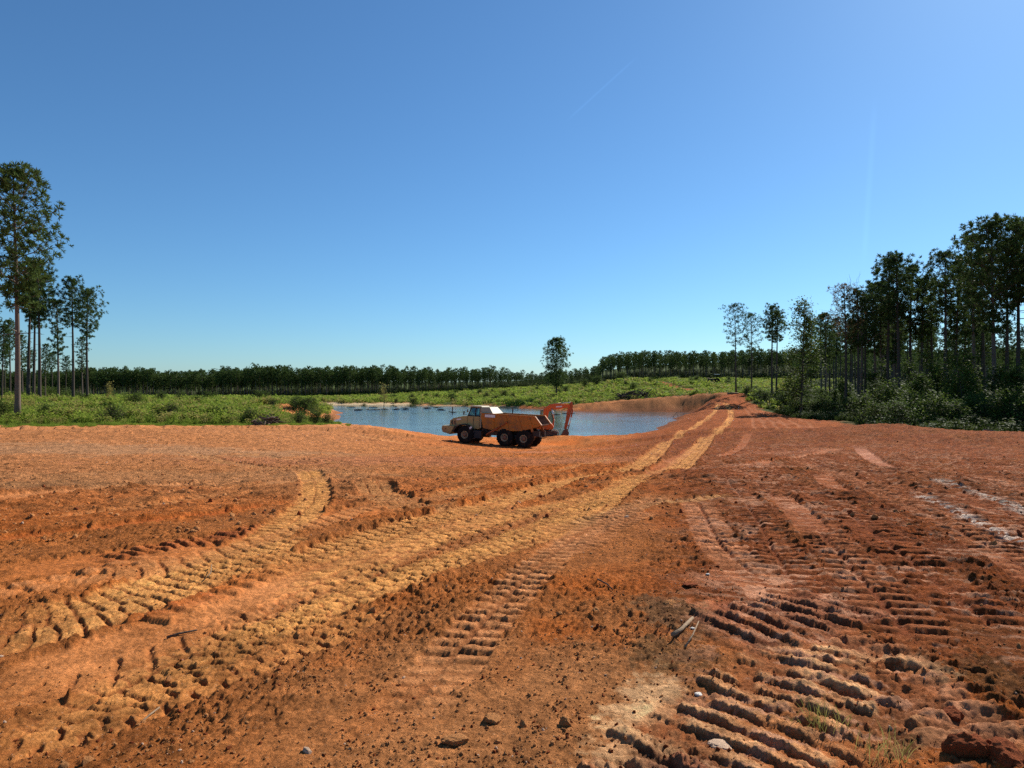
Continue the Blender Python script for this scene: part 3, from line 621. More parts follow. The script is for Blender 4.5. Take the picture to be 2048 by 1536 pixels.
def empty(name, loc=(0, 0, 0), rot=(0, 0, 0), scale=1.0):
    o = bpy.data.objects.new(name, None); COL.objects.link(o); o.location = loc; o.rotation_euler = rot; o.scale = (scale,) * 3; o.empty_display_size = .3
    return o
def link(name, mesh, parent=None):
    o = bpy.data.objects.new(name, mesh); COL.objects.link(o); o.parent = parent; return o

# ------------------------------------------------------------------ dump truck   (x forward, y left, z up)
def tyre_mesh(r=.86, w=.62):
    b = MB(); pr = [(.40 * r, -w / 2 + .03), (.60 * r, -w / 2), (.86 * r, -w / 2 + .01), (.965 * r, -w / 2 + .06), (r, -w / 4), (r, 0), (r, w / 4), (.965 * r, w / 2 - .06), (.86 * r, w / 2 - .01), (.60 * r, w / 2), (.40 * r, w / 2 - .03)]
    def jag(k, q):
        if q in (3, 4, 5): return 1.0 if (k % 3) else .955
        if q in (6, 7): return 1.0 if ((k + 1) % 3) else .955
        return 1
    b.lathe(pr, (0, 0, 0), 60, jag=jag); return b.mesh("tyre", M['tyre'])
def rim_mesh(r=.86, w=.62):
    b = MB(); b.lathe([(.43 * r, w / 2 - .02), (.43 * r, w / 2 + .01), (.38 * r, w / 2), (.34 * r, w / 2 - .10), (.26 * r, w / 2 - .12)], (0, 0, 0), 28)
    b.lathe([(.43 * r, -w / 2 + .02), (.30 * r, -w / 2 + .06), (.01, -w / 2 + .06)], (0, 0, 0), 28); return b.mesh("rim", M['rim'], True)
def hub_mesh(r=.86, w=.62):
    b = MB(); b.lathe([(.27 * r, w / 2 - .13), (.20 * r, w / 2 - .10), (.17 * r, w / 2 + .02), (.10 * r, w / 2 + .06), (.005, w / 2 + .06)], (0, 0, 0), 20)
    for k in range(10):
        a = 2 * math.pi * k / 10; b.tube([(.235 * r * math.cos(a), w / 2 - .13, .235 * r * math.sin(a)), (.235 * r * math.cos(a), w / 2 - .06, .235 * r * math.sin(a))], .018, 6)
    return b.mesh("hub", M['hub'], True)
TY, RI, HU = tyre_mesh(), rim_mesh(), hub_mesh()
tx, ty_ = (1048 - HX) / F_PX * 62.0, 62.0
yaw = R(180 - 22)                                   # facing image-left and a little away
truck = empty("articulated_dump_truck")
tag(truck, "muddy articulated dump truck with cream cab and orange yellow bed parked at the pond edge", "dump truck")
def wheel(x, side):
    w = link("wheel", TY, truck); w.location = (x, side * 1.16, .86)
    if side < 0: w.rotation_euler = (0, 0, math.pi)
    rm = link("rim", RI, w); hb = link("hub", HU, w)
    w.rotation_euler[1] = random.uniform(0, 1)
XR, XM, XF = 0.0, 1.92, 6.05
for xw in (XR, XM, XF):
    for s in (1, -1): wheel(xw, s)
# frames
b = MB(); b.box((2.2, 0, 1.12), (5.6, .9, .42)); b.box((.96, .86, .98), (2.5, .22, .28)); b.box((.96, -.86, .98), (2.5, .22, .28)); b.box((0, 0, .9), (.4, 1.9, .4)); b.box((1.92, 0, .9), (.4, 1.9, .4)); b.build("rear_frame", M['grey'], truck, bevel=.03)
b = MB(); b.box((6.2, 0, 1.12), (3.6, 1.1, .5)); b.box((6.25, 0, .88), (.45, 1.9, .42)); b.box((4.55, 0, 1.2), (.9, 1.0, .9)); b.box((4.9, .95, .95), (1.0, .55, .75)); b.box((4.9, -.95, .95), (1.0, .55, .75)); b.build("front_frame", M['black'], truck, bevel=.03)
# hood
b = MB(); b.prism([(8.0, 1.55), (7.9, 2.15), (7.55, 2.38), (6.55, 2.62), (6.05, 2.66), (6.05, 1.78), (7.0, 1.70), (7.2, 1.55)], -1.0, 1.0); b.build("hood", M['cream'], truck, bevel=.07)
b = MB(); b.box((8.0, 0, 1.86), (.06, 1.5, .5)); b.build("grille", M['black'], truck)
b = MB()
for k in range(2):
    x0 = 7.2 + .30 * k; b.poly([(x0, 1.012, 1.74), (x0 + .16, 1.012, 1.74), (x0 + .27, 1.012, 1.94), (x0 + .22, 1.012, 2.14), (x0 + .06, 1.012, 2.14), (x0 + .12, 1.012, 1.94)], [(5, 4, 3, 2, 1, 0)])
b.build("hood_louver", M['black'], truck)
b = MB(); b.box((6.95, 1.006, 2.28), (.5, .008, .13), rot=(0, R(8), 0)); b.build("hood_decal", M['white'], truck)
# bumper
b = MB(); b.prism([(8.55, 1.62), (8.62, 1.35), (8.50, .98), (7.65, .80), (7.25, 1.55), (7.25, 1.62)], -1.38, 1.38); b.build("bumper", M['cream'], truck, bevel=.05)
for s in (1, -1):
    b = MB(); b.box((8.58, s * 1.0, 1.38), (.06, .34, .18)); b.build("headlight", M['white'], truck, bevel=.02)
b = MB(); b.tube([(8.15, 1.386, 1.32), (8.15, 1.40, 1.32)], .06, 12); b.build("tow_eye", M['black'], truck)
# fenders over front wheels
for s in (1, -1):
    b = MB(); prof = [(6.25 + 1.12 * math.cos(a), .86 + 1.02 * math.sin(a)) for a in np.linspace(R(12), R(150), 14)] + [(6.25 + 1.04 * math.cos(a), .86 + .94 * math.sin(a)) for a in np.linspace(R(150), R(12), 14)]
    for k in range(13):
        b.prism([prof[k], prof[k + 1], prof[26 - k], prof[27 - k]], s * .82, s * 1.5)
    b.build("fender", M['black'], truck)
    b = MB(); b.box((5.42, s * 1.505, 1.58), (.30, .02, .17), rot=(0, R(40), 0)); b.build("fender_marker", M['white'], truck)
# cab
b = MB(); b.prism([(6.05, 1.45), (6.05, 2.66), (4.75, 2.66), (4.75, 1.45)], -.95, .95); b.build("cab_body", M['cream'], truck, bevel=.04)
b = MB(); b.box((5.4, .955, 2.1), (.03, .02, 1.0)); b.box((5.4, .965, 2.3), (.12, .03, .05)); b.build("door_seam", M['black'], truck)
for s in (1, -1):
    for (x0, x1, y1_) in ((6.02, 5.72, .80), (5.28, 5.22, .80), (4.80, 4.78, .80)):
        b = MB(); b.tube([(x0, s * .90, 2.64), (x1, s * y1_, 3.55)], .058, 6); b.build("cab_pillar", M['black'], truck)
    b = MB(); b.tube([(6.0, s * .9, 2.70), (4.8, s * .9, 2.70)], .06, 6); b.build("window_rail", M['black'], truck)
    b = MB(); b.tube([(5.72, s * .8, 3.5), (4.78, s * .8, 3.5)], .07, 6); b.build("window_rail", M['black'], truck)
b = MB(); b.prism([(5.86, 3.52), (5.72, 3.66), (4.62, 3.66), (4.55, 3.52)], -.92, .92); b.build("cab_roof", M['creaml'], truck, bevel=.04)
gl = [("side_window", [(5.95, .875, 2.72), (5.34, .875, 2.72), (5.30, .80, 3.46), (5.68, .80, 3.46)]), ("side_window", [(5.22, .875, 2.72), (4.86, .875, 2.72), (4.84, .80, 3.46), (5.18, .80, 3.46)]),
      ("side_window", [(5.95, -.875, 2.72), (5.34, -.875, 2.72), (5.30, -.80, 3.46), (5.68, -.80, 3.46)]), ("windscreen", [(6.0, .82, 2.72), (6.0, -.82, 2.72), (5.72, -.74, 3.48), (5.72, .74, 3.48)])]
for nme, q in gl:
    n_ = (Vector(q[1]) - Vector(q[0])).cross(Vector(q[2]) - Vector(q[0])).normalized() * .008
    b = MB(); b.poly([Vector(p) - n_ for p in q] + [Vector(p) + n_ for p in q], [(3, 2, 1, 0), (4, 5, 6, 7), (0, 1, 5, 4), (1, 2, 6, 5), (2, 3, 7, 6), (3, 0, 4, 7)]); b.build(nme, M['glass'], truck)
b = MB(); b.prism([(4.74, 1.6), (4.74, 3.45), (4.60, 3.45), (4.60, 1.6)], -.9, .9); b.build("cab_rear_wall", M['creaml'], truck)
b = MB(); b.box((5.15, 0, 2.75), (.5, .55, .12)); b.box((4.93, 0, 3.05), (.14, .5, .6)); b.build("driver_seat", M['black'], truck, bevel=.04)
b = MB(); b.tube([(5.95, 1.0, 2.7), (6.25, 1.35, 2.85), (6.25, 1.35, 3.1)], .02, 5); b.box((6.25, 1.37, 2.95), (.06, .22, .36)); b.build("mirror", M['black'], truck)
b = MB(); b.tube([(6.02, -.85, 2.7), (6.9, -1.0, 3.0)], .02, 5); b.box((7.0, -1.0, 3.05), (.06, .22, .3)); b.build("mirror", M['black'], truck)
b = MB(); b.tube([(4.5, .55, 1.5), (4.5, .55, 3.0), (4.42, .55, 3.25)], .10, 10); b.build("exhaust_pipe", M['black'], truck, True)
b = MB(); b.box((4.5, -.2, 2.0), (.5, 1.3, 1.2)); b.tube([(4.35, .92, 1.1), (4.4, .95, 2.0), (4.3, .9, 2.9)], .03, 5); b.tube([(4.15, .9, 1.1), (4.15, .95, 1.9), (4.2, .9, 2.7)], .03, 5); b.tube([(3.9, .6, 1.5), (4.2, .7, 1.9), (4.6, .5, 1.6)], .035, 5); b.build("hoses", M['black'], truck)
b = MB()
for k in range(3): b.box((5.35, 1.2, .55 + .32 * k), (.5, .3, .04))
for s in (-.25, .25): b.box((5.35 + s, 1.25, .95), (.04, .05, .95))
b.build("step_ladder", M['grey'], truck)
# dump bed: thick-walled tub
side = [(4.45, 2.72), (4.15, 1.62), (2.9, 1.42), (.2, 1.56), (-1.35, 2.05), (-1.60, 2.22), (-1.02, 2.98), (3.9, 2.98), (4.2, 3.0)]
for s in (1, -1):
    b = MB(); b.prism(side, s * 1.40, s * 1.32); b.build("bed_side", M['yellow'], truck, bevel=.012)
    b = MB(); b.prism([(4.3, 3.05), (4.3, 2.95), (-1.04, 2.93), (-1.04, 3.03)], s * 1.47, s * 1.30); b.build("bed_rail", M['yellow'], truck, bevel=.015)
    b = MB(); b.prism([(-.96, 3.0), (-1.08, 3.0), (-1.74, 2.23), (-1.62, 2.12)], s * 1.46, s * 1.28); b.build("bed_rear_edge", M['yellow'], truck, bevel=.01)
    for (xt, xb, w_) in ((2.1, 1.75, .26), (.95, .45, .34), (-.30, -.75, .22), (3.3, 3.2, .2)):
        b = MB(); b.prism([(xt, 2.93), (xt - w_, 2.93), (xb - w_, 1.58), (xb, 1.55)], s * 1.46, s * 1.40); b.build("bed_rib", M['yellow'], truck, bevel=.012)
    b = MB(); b.prism([(3.6, 2.06), (3.6, 2.16), (-1.1, 2.26), (-1.1, 2.16)], s * 1.435, s * 1.40); b.build("bed_rib", M['yellow'], truck, bevel=.01)
    b = MB(); b.box((3.45, s * 1.475, 2.80), (1.05, .012, .26)); b.build("bed_decal", M['white'] if s > 0 else M['white'], truck)
for s in (1, -1):
    b = MB(); b.prism([(4.3, 2.92), (4.1, 1.75), (.2, 1.66), (-1.5, 2.27), (-1.0, 2.92)], s * 1.315, s * 1.30); b.build("bed_shade_panel", M['yel_in'], truck)  # dark panels added over the inner walls, painting the shade inside the bed
b = MB(); b.prism([(4.2, 1.74), (2.9, 1.54), (.2, 1.66), (-1.60, 2.27), (-1.58, 2.15), (.2, 1.55), (2.9, 1.40), (4.1, 1.60)], -1.32, 1.32); b.build("bed_floor", M['yel_in'], truck)
b = MB(); b.prism([(4.45, 3.0), (4.15, 1.62), (4.07, 1.66), (4.35, 3.0)], -1.32, 1.32); b.build("bed_headboard", M['yellow'], truck)
b = MB(); b.poly([(4.45, 1.25, 2.98), (4.45, -1.25, 2.98), (4.62, -1.0, 3.58), (4.62, 1.0, 3.58), (3.25, 1.25, 3.02), (3.25, -1.25, 3.02), (3.75, -.95, 3.60), (3.75, .95, 3.60)],
                 [(0, 1, 2, 3), (7, 6, 5, 4), (4, 0, 3, 7), (1, 5, 6, 2), (3, 2, 6, 7)]); b.build("spill_guard", M['creaml'], truck, bevel=.03)
b = MB(); b.tube([(2.30, -1.36, 3.0), (2.30, -1.36, 3.45)], .06, 6); b.tube([(2.30, -1.36, 3.45), (2.30, -1.36, 3.52)], .09, 6); b.build("marker_post", M['black'], truck)
for s in (1, -1):
    b = MB(); b.tube([(3.75, s * 1.50, 1.0), (2.6, s * 1.52, 1.72)], .095, 12); b.build("hoist_cylinder", M['oxide'], truck, True)
    b = MB(); b.tube([(2.6, s * 1.52, 1.72), (1.72, s * 1.52, 2.27)], .05, 10); b.tube([(1.72, s * 1.42, 2.28), (1.72, s * 1.58, 2.28)], .10, 10); b.build("hoist_rod", M['oxide'], truck, True)
    b = MB(); b.box((-.9, s * .75, 1.35), (.9, .12, .5)); b.build("hinge_bracket", M['grey'], truck)
# place: rear-left wheel stands at (tx, ty_)
cy_, sy_ = math.cos(yaw), math.sin(yaw)
off = (XR * cy_ - 1.16 * sy_, XR * sy_ + 1.16 * cy_)
ox, oy = tx - off[0], ty_ - off[1]
def wpt(lx, ly): return (ox + lx * cy_ - ly * sy_, oy + lx * sy_ + ly * cy_)
TS = .965
zr = np.mean([g1(*wpt(0, s)) for s in (1.16, -1.16)]); zf = np.mean([g1(*wpt(6.0, s)) for s in (1.16, -1.16)])
zl = g1(*wpt(3, 1.16)); zr2 = g1(*wpt(3, -1.16))
truck.scale = (TS,) * 3; truck.location = (ox, oy, zr - .05); truck.rotation_euler = (math.atan2(zl - zr2, 2.32) * .5, -math.atan2(zf - zr, 6.25), yaw)

# ------------------------------------------------------------------ excavator (x towards the bucket, y left)
exx, exy = (1088 - HX) / F_PX * 74.0, 74.0
ex = empty("excavator", (exx, exy, g1(exx, exy) - .02), (0, 0, R(-4)))
tag(ex, "orange crawler excavator behind the dump truck dipping its bucket at the water", "excavator")
for s in (1, -1):
    L, rr0 = 1.55, .40; loop = [(L - rr0 + rr0 * math.cos(a), rr0 + rr0 * math.sin(a)) for a in np.linspace(-math.pi / 2, math.pi / 2, 9)] + [(-L + rr0 + rr0 * math.cos(a), rr0 + rr0 * math.sin(a)) for a in np.linspace(math.pi / 2, 3 * math.pi / 2, 9)]
    b = MB(); b.prism([(x * .93, .40 + (z - .40) * .86) for x, z in loop], s * .82, s * 1.2); t_ = b.build("track_frame", M['track'], ex)
    pts = []
    n_ = len(loop)
    for i in range(n_):
        p, q = np.array(loop[i]), np.array(loop[(i + 1) % n_]); L_ = np.linalg.norm(q - p); k = max(1, int(round(L_ / .17)))
        pts += [(p + (q - p) * j / k, q - p) for j in range(k)]
    shoe = None
    for (p, e) in pts:
        a = -math.atan2(e[1], e[0])
        if shoe is None:
            bb = MB(); bb.box((0, 0, 0), (.15, .48, .035)); bb.box((0, 0, -.03), (.03, .48, .04)); shoe = bb.mesh("track_shoe", M['track'])
        o = link("track_shoe", shoe, t_); o.location = (p[0], s * 1.01, p[1]); o.rotation_euler = (0, a, 0)
b = MB(); b.box((0, 0, .55), (1.6, 1.7, .3)); b.tube([(0, 0, .6), (0, 0, .95)], .5, 20); b.build("undercarriage", M['steel'], ex)
b = MB(); b.prism([(.95, .95), (1.05, 1.2), (.9, 1.5), (.1, 1.50), (-.1, 1.58), (-1.55, 1.58), (-1.75, 1.45), (-1.75, 1.0), (-1.5, .92)], -1.15, 1.15); b.build("house", M['orange'], ex, bevel=.06)
b = MB(); b.box((-1.75, 0, 1.3), (.35, 2.2, .7)); b.build("counterweight", M['orange'], ex, bevel=.08)
b = MB(); 
for x, z in ((.98, 1.45), (.80, 2.85), (-.35, 2.85), (-.35, 1.6)):
    pass
for y in (.28, 1.12):
    b.tube([(1.0, y, 1.4), (.95, y, 2.1), (.72, y, 2.85), (-.35, y, 2.88), (-.40, y, 1.6)], .045, 6)
b.box((.2, .70, 2.90), (1.15, .92, .08)); b.box((-.38, .70, 2.2), (.06, .85, 1.2)); b.build("cab_frame", M['black'], ex)
for y in (.28, 1.12):
    b = MB(); b.prism([(.95, 1.5), (.90, 2.1), (.70, 2.82), (-.33, 2.84), (-.36, 1.6)], y - .008, y + .008); b.build("cab_window", M['glass'], ex)
b = MB(); b.box((.1, .7, 1.75), (.5, .5, .3)); b.box((-.12, .7, 2.1), (.12, .48, .6)); b.build("operator_seat", M['black'], ex)
b = MB(); b.tube([(1.05, 1.18, 1.2), (1.08, 1.2, 2.7)], .025, 5); b.tube([(1.08, 1.2, 2.7), (.8, 1.2, 2.9)], .025, 5); b.build("handrail", M['white'], ex)
def beam(b, pts, hs_, w, mi=0):          # box-section arm through points, depth hs_ at each
    up = []; pts = [Vector((p[0], 0, p[1])) for p in pts]
    for i in range(len(pts)):
        t = (pts[min(i + 1, len(pts) - 1)] - pts[max(i - 1, 0)]).normalized(); nrm = Vector((-t.z, 0, t.x)); up.append((pts[i] + nrm * hs_[i] / 2, pts[i] - nrm * hs_[i] / 2))
    for i in range(len(pts) - 1):
        q = [up[i][0], up[i + 1][0], up[i + 1][1], up[i][1]]; b.prism([(p.x, p.z) for p in q], -w / 2, w / 2, mi=mi)
    return b
BOOM = [(.30, 1.25), (.15, 2.2), (.25, 2.95), (.75, 3.30), (1.8, 3.36), (2.75, 3.45)]
b = MB(); beam(b, BOOM, [.38, .54, .64, .60, .50, .34], .46); b.build("boom", M['orange'], ex, bevel=.015)
for y_ in (.236, -.236):
    b = MB(); b.box((1.6, y_, 3.34), (.66, .008, .13), rot=(0, R(-4), 0)); b.build("boom_decal", M['white'], ex)
b = MB(); beam(b, [(2.95, 3.85), (2.85, 3.45), (2.62, 2.5), (2.28, .95)], [.20, .50, .44, .28], .36); b.build("stick", M['oxide'], ex, bevel=.012)
for nm, a, c, d, rad in (("stick_cylinder", (.55, 3.52), (1.8, 3.68), (2.92, 3.80), .085), ("bucket_cylinder", (3.10, 3.1), (2.9, 2.2), (2.70, 1.35), .075)):
    b = MB(); b.tube([(a[0], 0, a[1]), (c[0], 0, c[1])], rad, 10); o = b.build(nm, M['oxide'], ex, True)
    b = MB(); b.tube([(c[0], 0, c[1]), (d[0], 0, d[1])], rad * .55, 8); b.build("cylinder_rod", M['chrome'], ex, True)
for s in (1, -1):
    b = MB(); b.tube([(.95, s * .25, 1.25), (1.05, s * .25, 2.0)], .09, 10); b.build("boom_cylinder", M['oxide'], ex, True)
    b = MB(); b.tube([(1.05, s * .25, 2.0), (.85, s * .25, 3.1)], .05, 8); b.build("cylinder_rod", M['chrome'], ex, True)
b = MB(); b.tube([(2.70, 0, 1.35), (2.42, 0, 1.25)], .05, 6); b.tube([(2.70, 0, 1.35), (2.55, 0, .85)], .05, 6); b.build("bucket_link", M['steel'], ex)
bp_ = [(2.5, .95), (2.68, .55), (2.55, .12), (2.15, -.08), (1.65, -.02)]
b = MB()
for i in range(4):
    (x0, z0), (x1, z1) = bp_[i], bp_[i + 1]; b.prism([(x0, z0), (x1, z1), (x1 - .02, z1 + .05), (x0 - .05, z0)], -.45, .45)
for s in (1, -1): b.prism(bp_ + [(2.1, .85)], s * .45, s * .42)
for k in range(5): b.box((1.60, -.4 + .2 * k, -.01), (.16, .07, .04))
b.build("bucket", M['steel'], ex)

# ------------------------------------------------------------------ far tractor
tfx, tfy = (1434 - HX) / F_PX * 222, 222
tr = empty("tractor", (tfx, tfy, g1(tfx, tfy) + .1), (0, 0, R(165)), 1.15)
tag(tr, "small dark tractor with white cab roof standing in the green meadow", "tractor")
def small_wheel(x, y, r):
    b = MB(); b.lathe([(.3 * r, -.18), (.9 * r, -.2), (r, -.12), (r, .12), (.9 * r, .2), (.3 * r, .18)], (0, 0, 0), 20); w = b.build("wheel", M['tyre'], tr, loc=(x, y, r)); b = MB(); b.lathe([(.5 * r, .19), (.4 * r, .1), (.01, .12)], (0, 0, 0), 14); b.lathe([(.5 * r, -.19), (.4 * r, -.1), (.01, -.12)], (0, 0, 0), 14); b.build("rim", M['rim'], w)
for s in (1, -1): small_wheel(0, s * .9, .78); small_wheel(2.15, s * .8, .5)
b = MB(); b.prism([(.6, .8), (.6, 1.45), (2.4, 1.35), (2.6, 1.0), (2.6, .7)], -.38, .38); b.build("engine_hood", M['grey'], tr, bevel=.05)
b = MB()
for x in (-.5, .65):
    for s in (1, -1): b.box((x, s * .62, 1.85), (.07, .07, 1.3))
b.box((.05, 0, 1.05), (1.3, 1.3, .35)); b.build("cab_frame", M['black'], tr)
b = MB(); b.box((.05, 0, 2.55), (1.45, 1.45, .14)); b.build("cab_roof", M['white'], tr, bevel=.04)
b = MB(); b.box((3.5, 0, .75), (.5, 1.8, .6)); b.tube([(1.0, .55, 1.2), (2.6, .6, 1.5), (3.4, .6, .8)], .07, 6); b.tube([(1.0, -.55, 1.2), (2.6, -.6, 1.5), (3.4, -.6, .8)], .07, 6); b.build("loader_bucket", M['steel'], tr)

# ------------------------------------------------------------------ foliage prototypes
def tuft(b, c, outward, size, n, rg, mi=0, wide=.16):
    c = Vector(c); ou = Vector(outward)
    if ou.length < 1e-3: ou = Vector((0, 0, 1))
    ou.normalize()
    for _ in range(n):
        d = Vector(rg.normal(size=3)).normalized(); d = (d + ou * .55 + Vector((0, 0, .25))).normalized(); L = size * rg.uniform(.7, 1.15)
        w = d.cross(Vector(rg.normal(size=3))).normalized() * size * wide
        o = len(b.v); b0 = c - d * size * .15; mid = c + d * L * .55
        b.v += [tuple(b0), tuple(mid + w), tuple(c + d * L), tuple(mid - w)]; b.f.append((o, o + 1, o + 2, o + 3)); b.m.append(mi)
def pine(seed, H=22.0, crown=.45, rad=3.2, limbs=34, size=.40, nb=21, lod=0, lopsided=0.0, top_round=1.0, bend=.3, trunk_r=.26, low_limbs=4):
    rg = np.random.default_rng(seed); tb = MB(); cb = MB()
    ns = 12 if lod == 0 else 5
    ph = rg.uniform(0, 6.28); tp = []
    for i in range(ns + 1):
        t = i / ns; tp.append(Vector((bend * math.sin(t * 2.2 + ph) * t, bend * math.cos(t * 1.7 + ph) * t, H * t * .985)))
    tr_ = [trunk_r * (1.25 if i == 0 else 1) * (1 - .80 * (i / ns) ** 1.1) for i in range(ns + 1)]
    tb.tube(tp, tr_, 8 if lod == 0 else 4)
    def at_h(t):
        k = min(ns - 1, int(t * ns)); f = t * ns - k; return tp[k].lerp(tp[k + 1], f)
    az0 = rg.uniform(0, 6.28)
    for i in range(limbs + low_limbs):
        dead = i >= limbs
        t = (1 - crown) + crown * (i + rg.uniform(0, .8)) / limbs if not dead else (1 - crown) - rg.uniform(.02, .16)
        t = min(t, .985); u = (t - (1 - crown)) / crown
        az_ = az0 + i * 2.4 + rg.uniform(-.4, .4)
        prof = max(0, math.sin(math.pi * min(1, (.13 + .87 * u)) ** (1.45 * top_round))) ** .55 if u > 0 else .5
        L = rad * max(.22, prof) * rg.uniform(.62, 1.12) * (1 + lopsided * math.cos(az_))
        if dead: L = rad * rg.uniform(.25, .5)
        el = R(-5 + 42 * max(0, u) + rg.uniform(-9, 12)); base = at_h(t)
        dirv = Vector((math.cos(az_) * math.cos(el), math.sin(az_) * math.cos(el), math.sin(el)))
        p1 = base + dirv * L * .55; p2 = base + dirv * L + Vector((0, 0, .13 * L))
        if lod == 0 or i % 3 == 0: tb.tube([base, p1, p2], [.055 * (1.2 - max(0, u)) + .012, .03, .01], 4 if lod == 0 else 3, cap=False)
        if dead: continue
        nt_ = max(2, int((4 + 12.0 * L / rad) * (1 if lod == 0 else .42)))
        for k in range(nt_):
            f = .30 + .70 * (k + rg.uniform(0, 1)) / nt_; q = base + (p1 - base) * min(1, f / .55) if f < .55 else p1 + (p2 - p1) * ((f - .55) / .45)
            sp = .26 * L * (1.15 - .5 * f)
            q = q + Vector((rg.normal() * sp, rg.normal() * sp, rg.normal() * sp * .45 + .06 * L))
            if lod == 0 and rg.uniform() < .4: tb.tube([base + dirv * L * f * .75, q], [.014, .006], 3, cap=False)
            tuft(cb, q, q - base - Vector((0, 0, .3)), size * rg.uniform(.65, 1.3), nb, rg, wide=.085 if lod == 0 else .20)
    for k in range(4 if lod == 0 else 2): tuft(cb, tp[-1] + Vector((rg.normal() * .3, rg.normal() * .3, rg.uniform(-.7, .2))), (0, 0, 1), size * 1.1, nb, rg)
    return tb, cb
def branchlet(tb, p0, d, L, r, depth, rg, tips):
    d = d.normalized(); p1 = p0 + d * L * .5 + Vector(rg.normal(size=3)) * L * .06; p2 = p0 + d * L + Vector(rg.normal(size=3)) * L * .1
    tb.tube([p0, p1, p2], [r, r * .75, r * .5], 5 if r > .04 else 3, cap=False); tips.append((p1, depth)); tips.append((p2, depth))
    if depth > 0:
        for k in range(3 if depth > 1 else 4):
            q = p0.lerp(p2, rg.uniform(.45, 1)); dd = (d + Vector(rg.normal(size=3)) * .65 + Vector((0, 0, .15))).normalized(); branchlet(tb, q, dd, L * rg.uniform(.5, .75), r * .5, depth - 1, rg, tips)
def leafy(seed, H=6.0, spread=1.6, stems=3, leaves=1500, ls=.16, low=.15, clump=.45, r=.06):
    """broad-leaved shrub or sapling: stems and leaves spread around twig ends"""
    rg = np.random.default_rng(seed); tb = MB(); cb = MB(); tips = []
    for s in range(stems):
        a = rg.uniform(0, 6.28); lean = rg.uniform(.05, .35); top = Vector((math.cos(a) * spread * lean * 2, math.sin(a) * spread * lean * 2, H * rg.uniform(.75, .98)))
        p0 = Vector((rg.normal() * .12, rg.normal() * .12, 0)); tb.tube([p0, p0.lerp(top, .5) + Vector(rg.normal(size=3)) * .1, top], [r, r * .6, r * .2], 6, cap=False)
        nb_ = int(9 + H * 1.5)
        for k in range(nb_):
            t = low + (1 - low) * (k + rg.uniform(0, 1)) / nb_; q = p0.lerp(top, t); aa = rg.uniform(0, 6.28); L = spread * (1.05 - .65 * t) * rg.uniform(.5, 1.05)
            branchlet(tb, q, Vector((math.cos(aa), math.sin(aa), rg.uniform(.15, .7))), L, r * .35, 1, rg, tips)
    for k in range(leaves):
        c, _ = tips[rg.integers(len(tips))]; c = c + Vector(rg.normal(size=3)) * clump * .5
        if c.z < .03: c.z = .05
        d = Vector(rg.normal(size=3)).normalized(); d.z = d.z * .5 - .1; d.normalize(); w = d.cross(Vector((rg.normal() * .5, rg.normal() * .5, 1))).normalized()
        L = ls * rg.uniform(.6, 1.3); o = len(cb.v); cb.v += [tuple(c), tuple(c + d * L * .5 + w * L * .36), tuple(c + d * L), tuple(c + d * L * .5 - w * L * .36)]; cb.f.append((o, o + 1, o + 2, o + 3)); cb.m.append(0)
    return tb, cb
def clump(seed, H=1.0, n=60, spread=.45, blade=.5, mi_split=.0, w=.06):
    rg = np.random.default_rng(seed); b = MB()
    for k in range(n):
        a = rg.uniform(0, 6.28); r_ = spread * math.sqrt(rg.uniform()); base = Vector((math.cos(a) * r_, math.sin(a) * r_, 0)); h = H * rg.uniform(.35, 1.0)
        if rg.uniform() < blade:
            lean = Vector((rg.normal() * .3, rg.normal() * .3, 1)).normalized(); side_ = lean.cross(Vector(rg.normal(size=3))).normalized() * w * .5; tip = base + lean * h + Vector((lean.x, lean.y, 0)) * h * .3
            o = len(b.v); m_ = base + lean * h * .6; b.v += [tuple(base - side_ * .6), tuple(base + side_ * .6), tuple(m_ + side_), tuple(tip), tuple(m_ - side_)]; b.f.append((o, o + 1, o + 2, o + 3, o + 4)); b.m.append(0)
        else:
            c = base + Vector((rg.normal() * .1, rg.normal() * .1, h)); d = Vector((rg.normal(), rg.normal(), rg.normal() * .5)).normalized(); ww = d.cross(Vector((rg.normal() * .4, rg.normal() * .4, 1))).normalized(); L = w * 2.6 * rg.uniform(.6, 1.4)
            o = len(b.v); b.v += [tuple(c), tuple(c + d * L * .5 + ww * L * .35), tuple(c + d * L), tuple(c + d * L * .5 - ww * L * .35)]; b.f.append((o, o + 1, o + 2, o + 3)); b.m.append(0)
    return b
def mesh2(tb, cb, name, m1, m2):
    return tb.mesh("trunk", m1, True), cb.mesh("crown", m2)
PINES = []
for i, kw in enumerate([dict(crown=.54, rad=3.7, limbs=64, size=.44), dict(crown=.38, rad=2.6, limbs=38), dict(crown=.44, rad=2.5, limbs=38, lopsided=.3), dict(crown=.34, rad=2.9, limbs=34, size=.42, top_round=.85),
                        dict(crown=.52, rad=2.2, limbs=40, low_limbs=8, size=.38), dict(crown=.40, rad=3.0, limbs=38, size=.42, lopsided=.2)]):
    PINES.append(mesh2(*pine(100 + i, **kw), "pine", M['bark'] if i in (0, 4) else M['bark_dark'], M['needle']))
PINE_BROWN = mesh2(*pine(140, crown=.42, rad=3.4, limbs=34, size=.40, nb=7, low_limbs=8), "pine", M['bark_dark'], M['needle_b'])
PINE_LONE = mesh2(*pine(150, crown=.82, rad=5.2, limbs=84, size=.80, nb=12, top_round=.9, trunk_r=.34), "pine", M['bark_dark'], M['needle'])
PINE_SPARSE = mesh2(*pine(160, crown=.46, rad=3.7, limbs=32, size=.46, nb=10, low_limbs=10, trunk_r=.22), "pine", M['bark_dark'], M['needle'])
FAR = []
